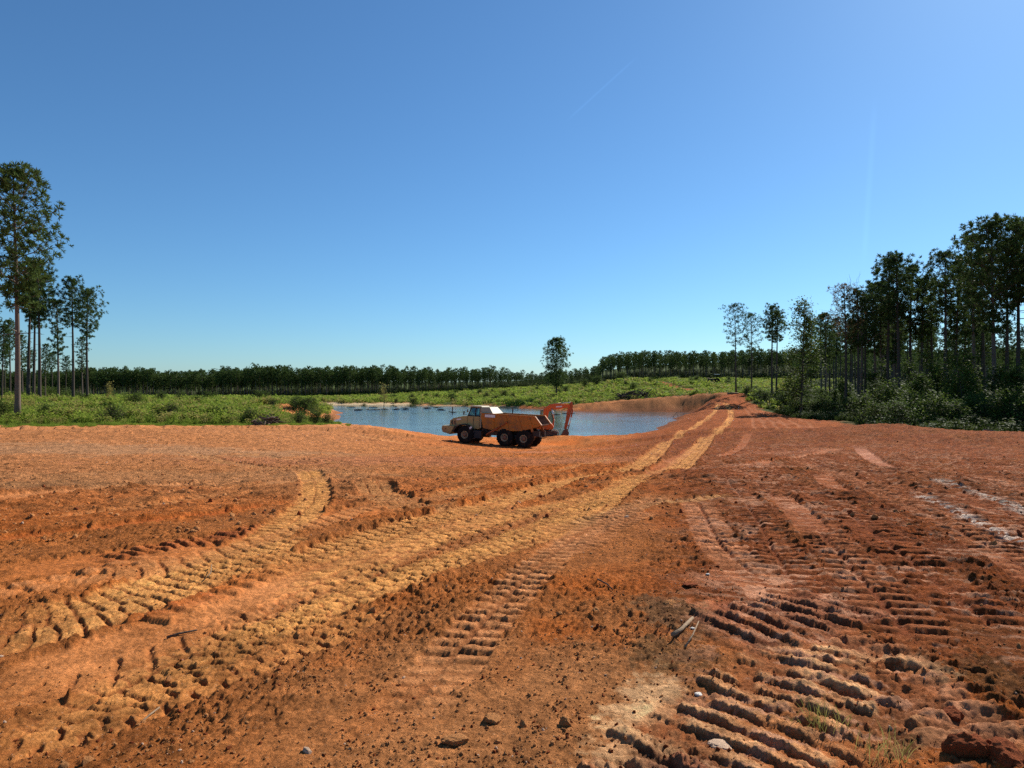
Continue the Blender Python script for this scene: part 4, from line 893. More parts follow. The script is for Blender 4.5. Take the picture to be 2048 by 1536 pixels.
for i in range(5):
    tb, cb = pine(200 + i, crown=(.52, .44, .58, .48, .40)[i], rad=(3.4, 2.8, 3.0, 3.8, 3.2)[i], limbs=24, size=.9, nb=6, lod=1, bend=.5, trunk_r=.22, low_limbs=2)
    o = MB(); o.v = tb.v + cb.v; nvv = len(tb.v); o.f = tb.f + [tuple(q + nvv for q in f) for f in cb.f]; o.m = [0] * len(tb.f) + [1] * len(cb.f); FAR.append(o.mesh("pine_tree", [M['bark'], M['needle']]))
BUSH = []
for i, kw in enumerate([dict(H=6.5, spread=2.0, stems=3, leaves=2600, ls=.26), dict(H=3.0, spread=1.7, stems=6, leaves=1900, ls=.20, low=.05), dict(H=8.5, spread=2.2, stems=2, leaves=3000, ls=.26, r=.09), dict(H=1.9, spread=1.2, stems=7, leaves=1100, ls=.15, low=.0), dict(H=4.5, spread=2.0, stems=4, leaves=2200, ls=.24, low=.05)]):
    tb, cb = leafy(300 + i, **kw); BUSH.append((tb.mesh("stem", M['bark_dark'], True), cb.mesh("foliage", M['leaf'])))
BUSH_TALL = mesh2(*leafy(330, H=15.5, spread=2.3, stems=2, leaves=5200, ls=.27, low=.12, clump=.7, r=.13), "t", M['bark_dark'], M['leaf'])
SAPLING = mesh2(*leafy(340, H=5.0, spread=.8, stems=1, leaves=420, ls=.22, low=.35, clump=.4, r=.07), "t", M['wood'], M['weed_b'])

def place_tree(name, meshes, px, d, topy, Hm, label, cat, group=None, rot=None, lean=0.0, part=("trunk", "crown"), dx=0.0):
    x = (px - HX) / F_PX * d + dx; z = g1(x, d); zt = CAM_Z - (topy - HY) / F_PX * d
    s = (zt - z) / Hm
    o = empty(name, (x, d, z - .05), (0, lean, random.uniform(0, 6.28) if rot is None else rot), s)
    link(part[0], meshes[0], o); link(part[1], meshes[1], o)
    tag(o, label, cat, group); return o

# left stand
LS = [(35, 65, 337, 0, "tallest pine with thick pale trunk at the clearing edge by the soil", 3.4), (56, 118, 520, 1, "slim pine directly behind the tallest edge pine, closest to its trunk", 0), (67, 124, 540, 2, "slim pine second behind the tallest edge pine", 1),
      (79, 116, 522, 5, "tall slim pine with dark crown touching the tallest pine's lower limbs", 2), (117, 119, 598, 4, "narrow shaggy pine with foliage well down its trunk, in the gap of the small stand", 3),
      (146, 118, 556, 1, "pine with dense dark top, second from the open end of the small stand", 4.2), (175, 114, 578, 5, "pine with one long bare limb at the open end of the small stand", 0.2), (165, 124, 672, 4, "short young pine between the two end pines of the small stand", 2),
      (91, 126, 686, 4, "short young pine in the shade of the small stand", 1)]
for px, d, ty, pi, lb, ro in LS: place_tree("pine_tree", PINES[pi], px, d, ty, 22, lb, "pine tree", "pines of the small stand at the clearing edge", rot=ro)
rg = np.random.default_rng(11)
for px, d, ty in [(4, 100, 650), (-35, 92, 560), (-70, 80, 480), (-110, 96, 520), (20, 135, 640), (-20, 128, 600), (45, 150, 668), (-60, 118, 560), (104, 160, 705), (132, 165, 712), (60, 170, 700), (10, 160, 690), (-140, 80, 480), (-180, 110, 560), (-95, 140, 600)]:
    place_tree("pine_tree", PINES[rg.integers(1, 6)], px, d, ty, 22, "slender pine in the shaded depth of the small stand beside the tallest pine", "pine tree", "pines in the depth of the small stand")
# right grove
RS = [(1472, 145, 608, 'S', "first lone sparse pine beside the dirt road, its trunk free of neighbours", 0), (1503, 146, 627, 'S', "second sparse pine from the dirt road, shorter with thin limbs", 1.5), (1544, 141, 610, 1, "pine of the close pair near the road, with the fuller crown", .3),
      (1553, 139, 622, 3, "pine of the close pair near the road, with the lower crown", 2), (1643, 170, 627, 4, "narrow pine seen in the gap behind the leafy tree", 1), (1672, 165, 634, 2, "small crowned pine in the gap before the browning pine", 1),
      (1691, 101, 569, 'B', "pine with browning thin crown over the end of the soil hollow", 2), (1776, 104, 515, 1, "pine whose crown makes the rounded shoulder of the grove", 0), (1797, 99, 508, 5, "broad crowned pine topping the middle of the grove", 1),
      (1822, 105, 530, 2, "straight pine just beyond the broad crowned middle pine", 2), (1889, 96, 504, 3, "high pine with a flat dark crown, between the middle and the tallest pines", .4), (1946, 88, 466, 4, "tall shaggy pine next to the grove's tallest pine", 3),
      (1990, 79, 438, 0, "tallest pine of the grove with thick dark trunk", 1), (2034, 80, 441, 5, "pine nearly as high as the grove's tallest, standing beside it", 2.2), (1716, 100, 575, 2, "leaning pine beside the browning pine", 4)]
for px, d, ty, pi, lb, ro in RS:
    ms_ = {'S': PINE_SPARSE, 'B': PINE_BROWN}.get(pi) or PINES[pi]
    place_tree("pine_tree", ms_, px, d, ty, 22, lb, "pine tree", "pines of the grove beside the dam", rot=ro, lean=R(-2.5) if 'leaning' in lb else 0)
gpx = [(1622, 150, 640), (1732, 108, 590), (1751, 112, 565), (1764, 110, 560), (1843, 104, 553), (1866, 110, 560), (1912, 103, 520), (1930, 110, 545), (1968, 100, 510), (2012, 95, 480), (2060, 86, 446), (2090, 76, 440), (2110, 95, 450), (2150, 84, 430), (1700, 130, 640), (1725, 140, 640), (1660, 140, 650),
       (2190, 58, 440), (2220, 54, 420), (2250, 52, 420), (2260, 56, 430), (2300, 52, 400), (2350, 58, 400), (2200, 76, 400), (2240, 90, 440), (2300, 78, 420), (2120, 68, 450), (2180, 62, 430), (2270, 60, 380)]
for k in range(46):
    px = rg.uniform(1600 + 3 * k, 2320); d = rg.uniform(118, 210); H_ = rg.uniform(17, 22); gpx.append((px, d, None))
for px, d, ty in gpx:
    if ty is None: zt = g1((px - HX) / F_PX * d, d) + rg.uniform(17, 22); ty = HY - (zt - CAM_Z) / d * F_PX
    place_tree("pine_tree", PINES[rg.integers(1, 6)], px, d, ty, 22, "slender dark pine in the crowded depth of the grove beside the dam", "pine tree", "pines crowded in the depth of the grove")
place_tree("leafy_tree", BUSH_TALL, 1602, 104, 585, 15.5, "tall leafy tree draped in vines at the edge of the grove where the dam ends", "tree", rot=1)
place_tree("pine_tree", PINE_LONE, 1113, 200, 677, 22, "lone full crowned pine standing by itself in the meadow across the pond", "pine tree", rot=2)
# dead leafless tree
rg2 = np.random.default_rng(5); tb = MB(); tips = []; tb.tube([(0, 0, 0), (.1, 0, 6), (.2, .1, 11)], [.16, .12, .08], 6)
for k in range(9): branchlet(tb, Vector((.15, .05, 7 + .5 * k)), Vector((rg2.normal(), rg2.normal(), 1.6)), 3.8 - .18 * k, .05, 2, rg2, tips)
dx_, dd_ = (1722 - HX) / F_PX * 106, 106
dt = empty("dead_tree", (dx_, dd_, g1(dx_, dd_)), (0, 0, 0), 1.48); tag(dt, "bare leafless tree whose twigs rise above the browning pine", "dead tree"); link("trunk", tb.mesh("trunk", M['bark'], True), dt)
sx, sy = (215 - HX) / F_PX * 92, 92
place_tree("sapling", SAPLING, 218, 92, 762, 5.0, "thin sapling with yellow brown leaves among the weeds", "sapling", rot=0)
place_tree("sapling", SAPLING, 765, 190, 765, 5.0, "thin pale sapling before the far forest, above the pond's sandy shore", "sapling", rot=2)

# undergrowth along the grove
def put_bush(px, d, k, s, label, group, name="bush"):
    x = (px - HX) / F_PX * d; o = empty(name, (x, d, g1(x, d) - .1), (0, 0, random.uniform(0, 6.28)), s); link("stem", BUSH[k][0], o); link("foliage", BUSH[k][1], o); tag(o, label, "bush", group); return o
for k in range(64):
    px = rg.uniform(1590, 2330); dmin = np.interp(px, [1580, 1650, 1750, 1850, 2000, 2350], [118, 108, 96, 84, 60, 52]); d = dmin + rg.uniform(0, 26) ** 1.0
    put_bush(px, d, [0, 1, 4, 4, 2, 1, 0][k % 7], rg.uniform(.7, 1.15), "dense leafy bush in the undergrowth below the grove's pines", "undergrowth bushes below the grove")
for px, d, k, s in [(1760, 62, 1, .8), (1800, 56, 1, .9), (1830, 60, 4, .8), (1870, 57, 4, .8), (1905, 58, 1, .9), (1945, 60, 4, .7), (1975, 62, 1, .9), (2015, 57, 4, .8), (2050, 56, 1, .9), (1730, 70, 4, .7), (1700, 80, 1, 1.0), (1665, 90, 1, 1.0), (1780, 66, 4, 1.0), (1845, 68, 0, .8), (1925, 70, 2, .7)]:
    put_bush(px, d, k, s, "green bush in the front row where the grove meets the red soil", "front row bushes at the soil edge")
for px, d in [(1495, 140), (1520, 138), (1530, 132), (1570, 128), (1560, 136), (1590, 122), (1608, 116), (1630, 112), (1575, 150), (1610, 140)]:
    put_bush(px, d, 3 if d > 130 else 1, rg.uniform(.8, 1.2), "low bush on the bank between the roadside pines and the leafy tree", "bushes on the roadside bank")
# shrubs by the pond, left
for px, d, k, s, lb in [(632, 69, 1, .5, "dark shrub at the pond's near corner, taller than its neighbour"), (655, 70, 3, .65, "low dark shrub at the pond's near corner touching the water"), (600, 67, 3, .7, "low round shrub between the branch pile and the pond corner"),
                        (345, 68, 3, 1.0, "round dark green shrub midway along the grass edge"), (225, 64, 3, .95, "bluish green shrub near the sapling at the grass edge"), (95, 68, 1, .6, "shrub beside the tallest pine's base"), (10, 66, 1, .7, "bushy shrub at the foot of the tallest pine"),
                        (500, 65, 3, .8, "dark shrub touching the near end of the branch pile"), (440, 70, 3, .9, "round shrub between the grass edge and the branch pile")]:
    put_bush(px, d, k, s, lb, None, "shrub")
for k in range(34):
    px = rg.uniform(-120, 640); d = rg.uniform(72, 150); put_bush(px, d, 3 if k % 3 else 1, rg.uniform(.6, 1.1), "low shrub scattered through the tall weeds of the overgrown clearing", "shrubs in the overgrown clearing", "shrub")
for k in range(70):
    px = rg.uniform(700, 1480); d = rg.uniform(195, 330); x = (px - HX) / F_PX * d
    if sdist(SOIL, np.array([x]), np.array([d]))[0] < 2: continue
    put_bush(px, d, 3 if k % 4 else 1, rg.uniform(.7, 1.3), "low dark shrub dotted over the green slope across the pond", "shrubs on the slope across the pond", "shrub")

# far forest: the front trees singly, the mass behind as one thing
far_pts = []
def forest(px0, px1, d0f, n, rows, hmin, hmax, dd=5):
    for r_ in range(rows):
        for k in range(n):
            px = px0 + (px1 - px0) * (k + rg.uniform(0, 1)) / n; d = float(np.interp(px, *d0f)) + r_ * dd + rg.uniform(-2, 3)
            x = (px - HX) / F_PX * d; far_pts.append((r_, x, d, rg.uniform(hmin, hmax), px))
forest(-300, 1110, ([-300, 200, 600, 1000, 1110], [330, 350, 392, 400, 385]), 182, 11, 11.5, 18.5, 6)
forest(1090, 1200, ([1090, 1200], [350, 380]), 16, 6, 8, 13)
forest(1195, 2300, ([1200, 1500, 1800, 2300], [392, 398, 380, 360]), 128, 10, 9.5, 17, 7)
forest(1585, 2400, ([1585, 2400], [240, 230]), 34, 6, 9, 14, 16)
fz = gz([p[1] for p in far_pts], [p[2] for p in far_pts])
stuff_pts = []
cnt = 0
order = sorted(range(len(far_pts)), key=lambda i: (far_pts[i][0], 0))
for i in order:
    r_, x, d, H_, px = far_pts[i]
    yt = np.interp(px, [-300, 200, 420, 700, 900, 1085, 1110, 1195, 1215, 1330, 1500, 2300], [748, 744, 742, 737, 741, 747, 742, 735, 712, 709, 704, 700]) + float(np.clip(rg.normal() * 3.2, -7, 9)) + rg.uniform(0, 1) ** 2 * 10 + 4 * math.sin(px * .021) * math.sin(px * .0043)
    if d > 330: H_ = float(np.clip(CAM_Z + (HY - yt) / F_PX * d - fz[i], 6, 19))
    if d > 330 and r_ >= 5: H_ *= (.62, .8, .5)[r_ % 3]
    if r_ == 0 and d > 330 and 150 < px < 1560 and cnt < 205:
        o = bpy.data.objects.new("pine_tree", FAR[int(rg.integers(0, 5))]); COL.objects.link(o); o.location = (x, d, fz[i] - .2); o.rotation_euler = (0, 0, rg.uniform(0, 6.28)); s = H_ / 21.0; o.scale = (s * 1.05, s * 1.05, s)
        if px < 1150: tag(o, "straight pine in the front row of the dark forest beyond the pond", "pine tree", "front pines of the forest beyond the pond")
        else: tag(o, "straight pine in the front row of the forest on the green rise", "pine tree", "front pines of the forest on the rise")
        cnt += 1
    else: stuff_pts.append((x, d, fz[i] - .2, H_ / 21.0))

# ------------------------------------------------------------------ scatter with geometry nodes
def scatter(name, pts, scl, rot, idx, protos, label, kind='stuff'):
    col_ = bpy.data.collections.new(name + "_kinds")
    for k, m_ in enumerate(protos): o = bpy.data.objects.new("%s_kind_%02d" % (name, k), m_); col_.objects.link(o)
    m_ = bpy.data.meshes.new(name); m_.vertices.add(len(pts)); m_.vertices.foreach_set("co", np.asarray(pts, np.float32).ravel())
    a = m_.attributes.new("scl", 'FLOAT', 'POINT'); a.data.foreach_set("value", np.asarray(scl, np.float32))
    a = m_.attributes.new("rot", 'FLOAT_VECTOR', 'POINT'); a.data.foreach_set("vector", np.asarray(rot, np.float32).ravel())
    a = m_.attributes.new("idx", 'INT', 'POINT'); a.data.foreach_set("value", np.asarray(idx, np.int32)); m_.update()
    o = bpy.data.objects.new(name, m_); COL.objects.link(o); tag(o, label, kind=kind)
    g = bpy.data.node_groups.new(name, 'GeometryNodeTree'); g.interface.new_socket("Geometry", in_out='INPUT', socket_type='NodeSocketGeometry'); g.interface.new_socket("Geometry", in_out='OUTPUT', socket_type='NodeSocketGeometry')
    N = g.nodes; gi = N.new("NodeGroupInput"); go = N.new("NodeGroupOutput"); ci = N.new("GeometryNodeCollectionInfo"); ci.inputs[0].default_value = col_; ci.inputs['Separate Children'].default_value = True; ci.inputs['Reset Children'].default_value = True
    ip = N.new("GeometryNodeInstanceOnPoints"); ip.inputs['Pick Instance'].default_value = True
    def na(n_, t): q = N.new("GeometryNodeInputNamedAttribute"); q.data_type = t; q.inputs[0].default_value = n_; return q.outputs[0]
    g.links.new(gi.outputs[0], ip.inputs['Points']); g.links.new(ci.outputs[0], ip.inputs['Instance']); g.links.new(na("idx", 'INT'), ip.inputs['Instance Index'])
    g.links.new(na("scl", 'FLOAT'), ip.inputs['Scale']); g.links.new(na("rot", 'FLOAT_VECTOR'), ip.inputs['Rotation']); g.links.new(ip.outputs[0], go.inputs[0])
    md = o.modifiers.new("scatter", 'NODES'); md.node_group = g; return o
def rz(n): r_ = np.zeros((n, 3)); r_[:, 2] = rng.uniform(0, 6.28, n); return r_
sp = np.array(stuff_pts); scatter("forest", sp[:, :3], sp[:, 3], rz(len(sp)), rng.integers(0, 5, len(sp)), FAR, "dark mass of pines deep in the far forest")

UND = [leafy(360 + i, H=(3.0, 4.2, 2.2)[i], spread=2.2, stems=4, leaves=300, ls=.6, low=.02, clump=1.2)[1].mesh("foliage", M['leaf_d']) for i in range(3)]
ux, uy = [], []
for (p0, p1, dd0, n_) in ((-330, 1120, ([-300, 200, 600, 1000, 1120], [322, 342, 384, 392, 380]), 2600), (1110, 2380, ([1110, 1250, 1500, 1800, 2300], [345, 386, 392, 372, 352]), 1900)):
    q = rng.uniform(p0, p1, n_); d_ = np.interp(q, *dd0) + rng.uniform(0, 1, n_) ** 1.5 * 75; ux.append((q - HX) / F_PX * d_); uy.append(d_)
q = rng.uniform(1590, 2400, 900); d_ = rng.uniform(135, 330, 900); ux.append((q - HX) / F_PX * d_); uy.append(d_)
q = rng.uniform(-330, 150, 160); d_ = rng.uniform(150, 300, 160); ux.append((q - HX) / F_PX * d_); uy.append(d_)
ux, uy = np.concatenate(ux), np.concatenate(uy)
scatter("forest_understory", np.stack([ux, uy, gz(ux, uy) - .2], -1), rng.uniform(.4, .9, len(ux)), rz(len(ux)), rng.integers(0, 3, len(ux)), UND, "dark brushy understory beneath the forest pines")
# weeds and grass
WEED = [clump(400 + i, H=(1.0, 1.4, .8, 1.2, .6)[i], n=(80, 90, 80, 80, 90)[i], spread=(.5, .5, .6, .45, .6)[i], blade=(.5, .25, .7, .15, .9)[i], w=(.07, .09, .06, .10, .04)[i]).mesh("weed", M['weed'] if i != 3 else M['weed_b']) for i in range(5)]
WEEDL = [clump(420 + i, H=(1.0, 1.3, .9, 1.0)[i], n=34, spread=.8, blade=(.4, .2, .5, .3)[i], w=(.17, .2, .16, .18)[i]).mesh("weed", M['weed'] if i != 3 else M['weed_b']) for i in range(4)]
def sample(n, d0, d1, p0, p1, pw=1.0):
    d = (rng.uniform(d0 ** (1 + pw), d1 ** (1 + pw), n)) ** (1 / (1 + pw)); px = rng.uniform(p0, p1, n); return (px - HX) / F_PX * d, d
def veg_ok(x, y, margin=.3):
    j = 1.2 * fbm(x, y, 3, 3); return (sdist(SOIL, x, y) + j > margin) & (sdist(POND, x, y) > 1.6 + 1.0 * j + 3.6 * ((x < -30) & (y > 175)))
x, y = sample(17000, 56, 125, -330, 800, .3); k = veg_ok(x, y); x, y = x[k], y[k]
den = fbm(x, y, 7, 3, .6, 4); k = den > -.55 + .0 * x; x, y, den = x[k], y[k], den[k]
sd_ = sdist(SOIL, x, y); hs_ = .80 * (.45 + .75 * sstep(0, 7, sd_)) * (.8 + .55 * np.clip(den, -.5, .8)) * rng.uniform(.7, 1.3, len(x))
idx = np.where(sd_ < 2.5, rng.choice([2, 4], len(x)), rng.integers(0, 5, len(x)))
mound = np.hypot((x + 31.5) / 7, (y - 102) / 8) < 1; hs_ = hs_ * np.where((np.abs(x / y + .312) < .03) & (y < 103), .5, 1); keepm = ~mound
scatter("tall_weeds", np.stack([x, y, gz(x, y) - .03], -1)[keepm], hs_[keepm], rz(int(keepm.sum())), idx[keepm], WEED, "tall green weeds covering the overgrown clearing")
x, y = sample(38000, 120, 400, -330, 1680, .2); k = veg_ok(x, y); x, y = x[k], y[k]
den = fbm(x, y, 16, 3, .6, 14); sc_ = (1.0 + .5 * np.clip(den, -.6, .8)) * rng.uniform(.6, 1.25, len(x)) * np.interp(y, [120, 400], [.75, 1.25])
scatter("meadow_weeds", np.stack([x, y, gz(x, y) - .05], -1), sc_, rz(len(x)), rng.integers(0, 4, len(x)), WEEDL, "bright green weeds and young growth on the far slope")
x, y = sample(15000, 48, 200, 1470, 2380, .3); k = veg_ok(x, y, .8); x, y = x[k], y[k]
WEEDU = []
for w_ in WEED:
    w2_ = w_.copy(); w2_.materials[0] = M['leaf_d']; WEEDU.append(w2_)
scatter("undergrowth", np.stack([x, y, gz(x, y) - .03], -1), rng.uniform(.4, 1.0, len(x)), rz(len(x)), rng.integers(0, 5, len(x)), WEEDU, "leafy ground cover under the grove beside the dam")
# thin grass creeping over the soil edge
x, y = sample(4200, 53, 62, -200, 700, .1); k = (np.abs(sdist(SOIL, x, y) - .0) < 2.2) & (fbm(x, y, 3, 2, .5, 9) > .02); x, y = x[k], y[k]
scatter("edge_grass", np.stack([x, y, gz(x, y) - .02], -1), rng.uniform(.15, .4, len(x)), rz(len(x)), np.full(len(x), 4), WEED, "short grass creeping over the edge of the bare soil")

# ------------------------------------------------------------------ clods and crumbs
def lump(seed, sub=1, squash=.7, rough=.28, material=None, name="clod"):
    rg_ = np.random.default_rng(seed); b = bmesh.new(); bmesh.ops.create_icosphere(b, subdivisions=sub, radius=1.0)
    ax = rg_.uniform(.7, 1.3, 3)
    pl = [(Vector(rg_.normal(size=3)).normalized(), rg_.uniform(.55, .85)) for _ in range(7)]
    for v in b.verts:
        v.co *= 1 + rg_.uniform(-rough, rough) * .5
        for n_, d_ in pl:
            e = v.co.dot(n_) - d_
            if e > 0: v.co -= n_ * e * .9
        v.co.x *= ax[0]; v.co.y *= ax[1]; v.co.z *= ax[2] * squash
    if sub > 2:
        pc = np.array([v.co[:] for v in b.verts]); nn = .10 * fbm(pc[:, 0] + pc[:, 2] * .7, pc[:, 1] + pc[:, 2], .5, 4, .6, seed) - .12 * np.abs(fbm(pc[:, 0] - pc[:, 2], pc[:, 1] * 1.3, .8, 3, .6, seed + 5))
        for v, k_ in zip(b.verts, nn): v.co *= 1 + k_
    m_ = bpy.data.meshes.new(name); b.to_mesh(m_); b.free(); m_.materials.append(material or M['clod']); return m_
CL = [lump(500 + i, 1 if i % 2 else 2) for i in range(6)] + [lump(520, 1, .6, material=M['clod_r']), lump(521, 2, .7, material=M['clod_r']), lump(522, 1, .4, material=M['clod_p'])]
def clods(n, r0, r1, smin, smax, pw):
    r_ = np.exp(rng.uniform(math.log(r0), math.log(r1), n)); t_ = rng.uniform(-TH0 * .98, TH0 * .98, n); return r_ * np.sin(t_), r_ * np.cos(t_), smin + (smax - smin) * rng.uniform(0, 1, n) ** pw * 1.0
x1, y1, s1 = clods(52000, 2.2, 22, .003, .013, 2.5); x2, y2, s2 = clods(650, 2.4, 20, .010, .030, 3); x3, y3, s3 = clods(9000, 9, 58, .012, .05, 3)
x = np.concatenate([x1, x2, x3]); y = np.concatenate([y1, y2, y3]); s = np.concatenate([s1, s2, s3])
t_ = np.arctan2(x, y); a_ = ((t_ + TH0) / (2 * TH0) * 959).astype(int); j_ = np.clip(np.searchsorted(RR, np.hypot(x, y)) - 1, 0, NR - 2); fl_ = FLAT.reshape(NT, NR)[a_, j_]
cden = fbm(x, y, .7, 3, .6, 44)
k = (fl_ < rng.uniform(0, .95, len(x))) & (cden > rng.uniform(-.45, .6, len(x))) & (sdist(SOIL, x, y) < 0); x, y, s = x[k], y[k], s[k]
ci_ = rng.integers(0, 6, len(x)); rr_ = rng.uniform(0, 1, len(x)); ci_[(rr_ < .35) & (x / y > .15)] = 6; ci_[(rr_ > .35) & (rr_ < .5)] = 7; ci_[rr_ > .96] = 8
scatter("soil_clods", np.stack([x, y, gz(x, y) + s * .15], -1), s, rng.uniform(0, 6.28, (len(x), 3)), ci_, CL, "loose crumbs and clods of red soil over the bare ground")

# single lumps, stones and sticks one can point at
def lump_thing(name, px, py, size, seed, m_, label, cat, squash=.7, rot=0.0, lift=.2):
    x, y = pix(px, py); o = bpy.data.objects.new(name, lump(seed, 4, squash, .05, m_, name)); COL.objects.link(o); o.location = (x, y, g1(x, y) + size * lift); o.scale = (size, size, size); o.rotation_euler = (0, 0, rot); tag(o, label, cat)
for a in [("clay_clod", 1935, 1500, .10, 601, M['clod_r'], "rounded red clay lump near the ridged prints, the biggest of its kind", "clod"), ("clay_clod", 2010, 1515, .095, 602, M['clod_r'], "red clay lump pressed against the biggest red lump", "clod"),
          ("clay_clod", 1905, 1420, .07, 603, M['clod_r'], "small red clay lump uphill of the biggest red lump", "clod"), ("clay_clod", 1118, 1232, .035, 604, M['clod'], "upright brown clod by the crawler print", "clod"), ("clay_clod", 1190, 1230, .045, 605, M['clod'], "rounded pale topped clod in the crumbly soil ahead", "clod"),
          ("stone", 1385, 1265, .018, 606, M['stone'], "small white stone beside the weathered stick", "stone"), ("stone", 1397, 1380, .022, 607, M['stone'], "white chip of stone at the edge of the cream sandy patch", "stone", .4), ("stone", 1415, 1155, .02, 608, M['stone'], "white chip beside the orange smear of clay", "stone", .5),
          ("clay_slab", 910, 1490, .06, 609, M['clod'], "flat broken slab of brown clay at the torn edge", "clod", .35), ("clay_slab", 1380, 1180, .07, 610, M['clod_r'], "layered slab of red clay above the orange smear", "clod", .35), ("clay_clod", 1340, 1215, .05, 611, M['clod'], "dark clod in the grey brown patch above the stick", "clod"),
          ("clay_clod", 1130, 1450, .045, 612, M['clod'], "angular pale faced clod in the crumbly soil", "clod"), ("clay_clod", 985, 1215 + 230, .04, 613, M['clod'], "small brown clod below the crawler print's end", "clod"), ("clay_slab", 1440, 1480, .08, 614, M['clod_p'], "flat pale slab cracked off the cream sandy patch", "clod", .22)]:
    lump_thing(*a)
def stick(name, pxs, r, m_, label, cat, zoff=.02):
    pts = [pix(*p) for p in pxs]; b = MB(); b.tube([(q[0], q[1], g1(*q) + zoff) for q in pts], [r * (1 - .5 * i / len(pts)) for i in range(len(pts))], 7); o = b.build(name, m_, smooth=True); tag(o, label, cat)
stick("stick", [(1345, 1288), (1362, 1272), (1385, 1255)], .016, M['wood'], "thick weathered piece of wood in the grey brown patch", "stick", .035)
stick("twig", [(1370, 1300), (1385, 1282), (1397, 1262)], .006, M['wood'], "thin curved twig next to the weathered piece of wood", "twig")
stick("twig", [(335, 1268), (360, 1260), (395, 1256)], .009, M['wood_d'], "dark twig lying on the smooth wheel band", "twig", .012)
stick("twig", [(280, 1440), (300, 1425), (320, 1412)], .006, M['wood'], "pale twig on the trampled wheel print", "twig", .012)
stick("twig", [(1195, 1170), (1215, 1180), (1225, 1188)], .007, M['wood_d'], "short dark twig in the crumbly soil beside the crawler print", "twig", .012)
stick("twig", [(415, 1160), (422, 1150), (424, 1132)], .005, M['wood'], "tiny pale twig standing on the curved wheel print", "twig", .03)
for i, (px, py, h) in enumerate([(1660, 1450, .16), (1760, 1500, .16), (1620, 1440, .1)]):
    x, y = pix(px, py); b = clump(700 + i, H=h, n=46, spread=.11, blade=1.0, w=.0028); o = b.build("grass_tuft", M['weed_b']); o.location = (x, y, g1(x, y)); tag(o, ["dry grass tuft pressed between the big clay ridges", "sparse green grass tuft downhill of the ridges", "small withered grass tuft on a ridge crest"][i], "grass tuft")

# brush piles: every log a part
def pile(name, px, d, w, h, n, mats, label, seed, dep=None, rad=(.03, .09)):
    rg_ = np.random.default_rng(seed); x0 = (px - HX) / F_PX * d; z0 = g1(x0, d); e = empty(name, (x0, d, z0)); tag(e, label, "brush pile")
    for k in range(n):
        cx = rg_.uniform(-w / 2, w / 2) * .8; cyy = rg_.uniform(-.5, .5) * (dep or w * .5); hh = h * (1 - (abs(cx) / (w / 2)) ** 1.5) * rg_.uniform(0, 1); L = rg_.uniform(.25, .6) * w * .7; a = rg_.uniform(0, 3.14); el = rg_.uniform(-.5, .5)
        d_ = Vector((math.cos(a) * math.cos(el), math.sin(a) * math.cos(el) * .6, math.sin(el))); c = Vector((cx, cyy, hh + .08)); r_ = rg_.uniform(*rad)
        p = [c - d_ * L / 2, c + Vector(rg_.normal(size=3)) * .05 * L, c + d_ * L / 2]
        for q in p: q.z = max(q.z, .04)
        b = MB(); b.tube(p, [r_, r_ * .9, r_ * .5], 6); b.build("branch", mats[k % len(mats)], e)
pile("branch_pile", 537, 61.5, 3.4, .95, 60, [M['wood_d'], M['wood_d'], M['wood'], M['bark']], "pile of dark and pale cut branches at the edge of the grass", 21)
pile("brush_pile", 1272, 176, 11, 2.0, 90, [M['wood_d'], M['wood_d'], M['bark_dark'], M['bark']], "big dark heap of uprooted brush above the far bank", 22, dep=4, rad=(.06, .16))
pile("driftwood_pile", 628, 175, 4, 1.1, 24, [M['wood'], M['wood_d']], "tangle of pale driftwood on the sandy far shore", 23, rad=(.05, .12))
pile("brush_pile", 1182, 262, 5, 1.8, 26, [M['wood_d'], M['bark_dark']], "small dark brush heap high on the green slope", 24, rad=(.08, .18))
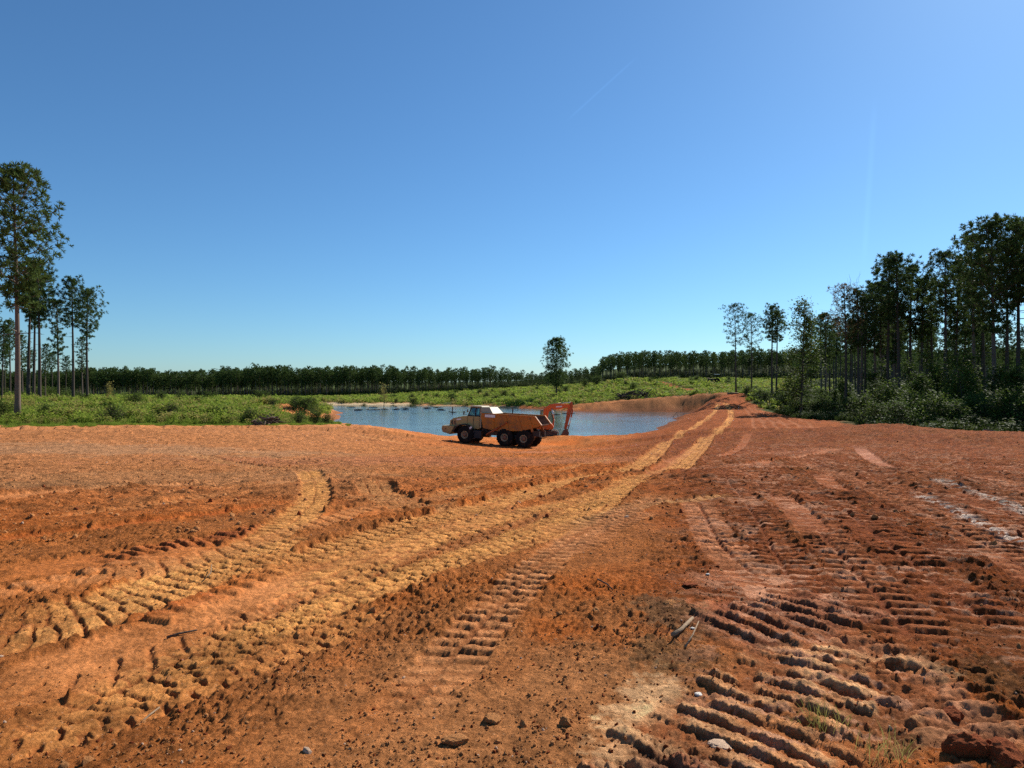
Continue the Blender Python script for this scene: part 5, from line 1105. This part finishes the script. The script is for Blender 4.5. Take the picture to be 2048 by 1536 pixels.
# driftwood in the pond
rg3 = np.random.default_rng(9)
for k in range(26):
    px, py = rg3.uniform(690, 900), rg3.uniform(813, 822)
    if k > 22: px, py = rg3.uniform(980, 1140), rg3.uniform(826, 836)
    d = (CAM_Z - WATER) * F_PX / (py - HY); x = (px - HX) / F_PX * d; L = rg3.uniform(.6, 2.8); a = rg3.uniform(-.5, .5)
    b = MB(); b.tube([(-L / 2 * math.cos(a), -L / 2 * math.sin(a), 0), (0, 0, .08), (L / 2 * math.cos(a), L / 2 * math.sin(a), .0)], [.07, .09, .05], 5); b.tube([(0, 0, .05), (.2 * L, .1, rg3.uniform(.15, .5))], [.04, .015], 4)
    o = b.build("driftwood", M['wood_d'], loc=(x, d, WATER + .02)); tag(o, "dark snag of driftwood floating near the pond's far shore", "driftwood", "driftwood in the pond")
x, y = (1368 - HX) / F_PX * 128, 128.0
b = MB(); b.tube([(-.8, 0, -.3), (.1, 0, .9), (.9, 0, 1.0)], [.05, .04, .02], 5); b.tube([(.1, 0, .9), (.4, .1, 0)], [.03, .02], 4); b.tube([(.5, 0, .95), (1.0, 0, 1.7)], [.025, .01], 4); o = b.build("branch_in_water", M['wood'], loc=(x - 1.5, y, WATER)); tag(o, "thin bare branch sticking out of the pond by the dam", "branch")
x, y = (905 - HX) / F_PX * 150, 150.0
b = MB(); b.tube([(0, 0, -.5), (0, 0, 1.3)], [.12, .10], 7); b.tube([(-.8, 0, .3), (0, 0, .05), (.9, 0, .12)], [.06, .1, .05], 6); o = b.build("snag_post", M['wood_d'], loc=(x, y, WATER)); tag(o, "upright dark snag standing in the pond above the truck's hood", "snag")
# pale log and fallen limb near the grove
def log(name, px, d, L, r, yaw_, m_, label, pitch=0.0):
    x = (px - HX) / F_PX * d; b = MB(); b.tube([(-L / 2, 0, 0), (0, 0, .05), (L / 2, 0, 0)], [r, r * .9, r * .7], 8); o = b.build(name, m_, smooth=True, loc=(x, d, g1(x, d) + r * .8)); o.rotation_euler = (0, pitch, yaw_); tag(o, label, "log")
log("log", 1466, 143, 2.4, .22, .1, M['wood'], "pale log lying at the foot of the first roadside pine")
log("fallen_limb", 2037, 47, 4.0, .05, -.6, M['bark'], "bare fallen limb reaching over the soil lip by the tallest grove pine", .18)
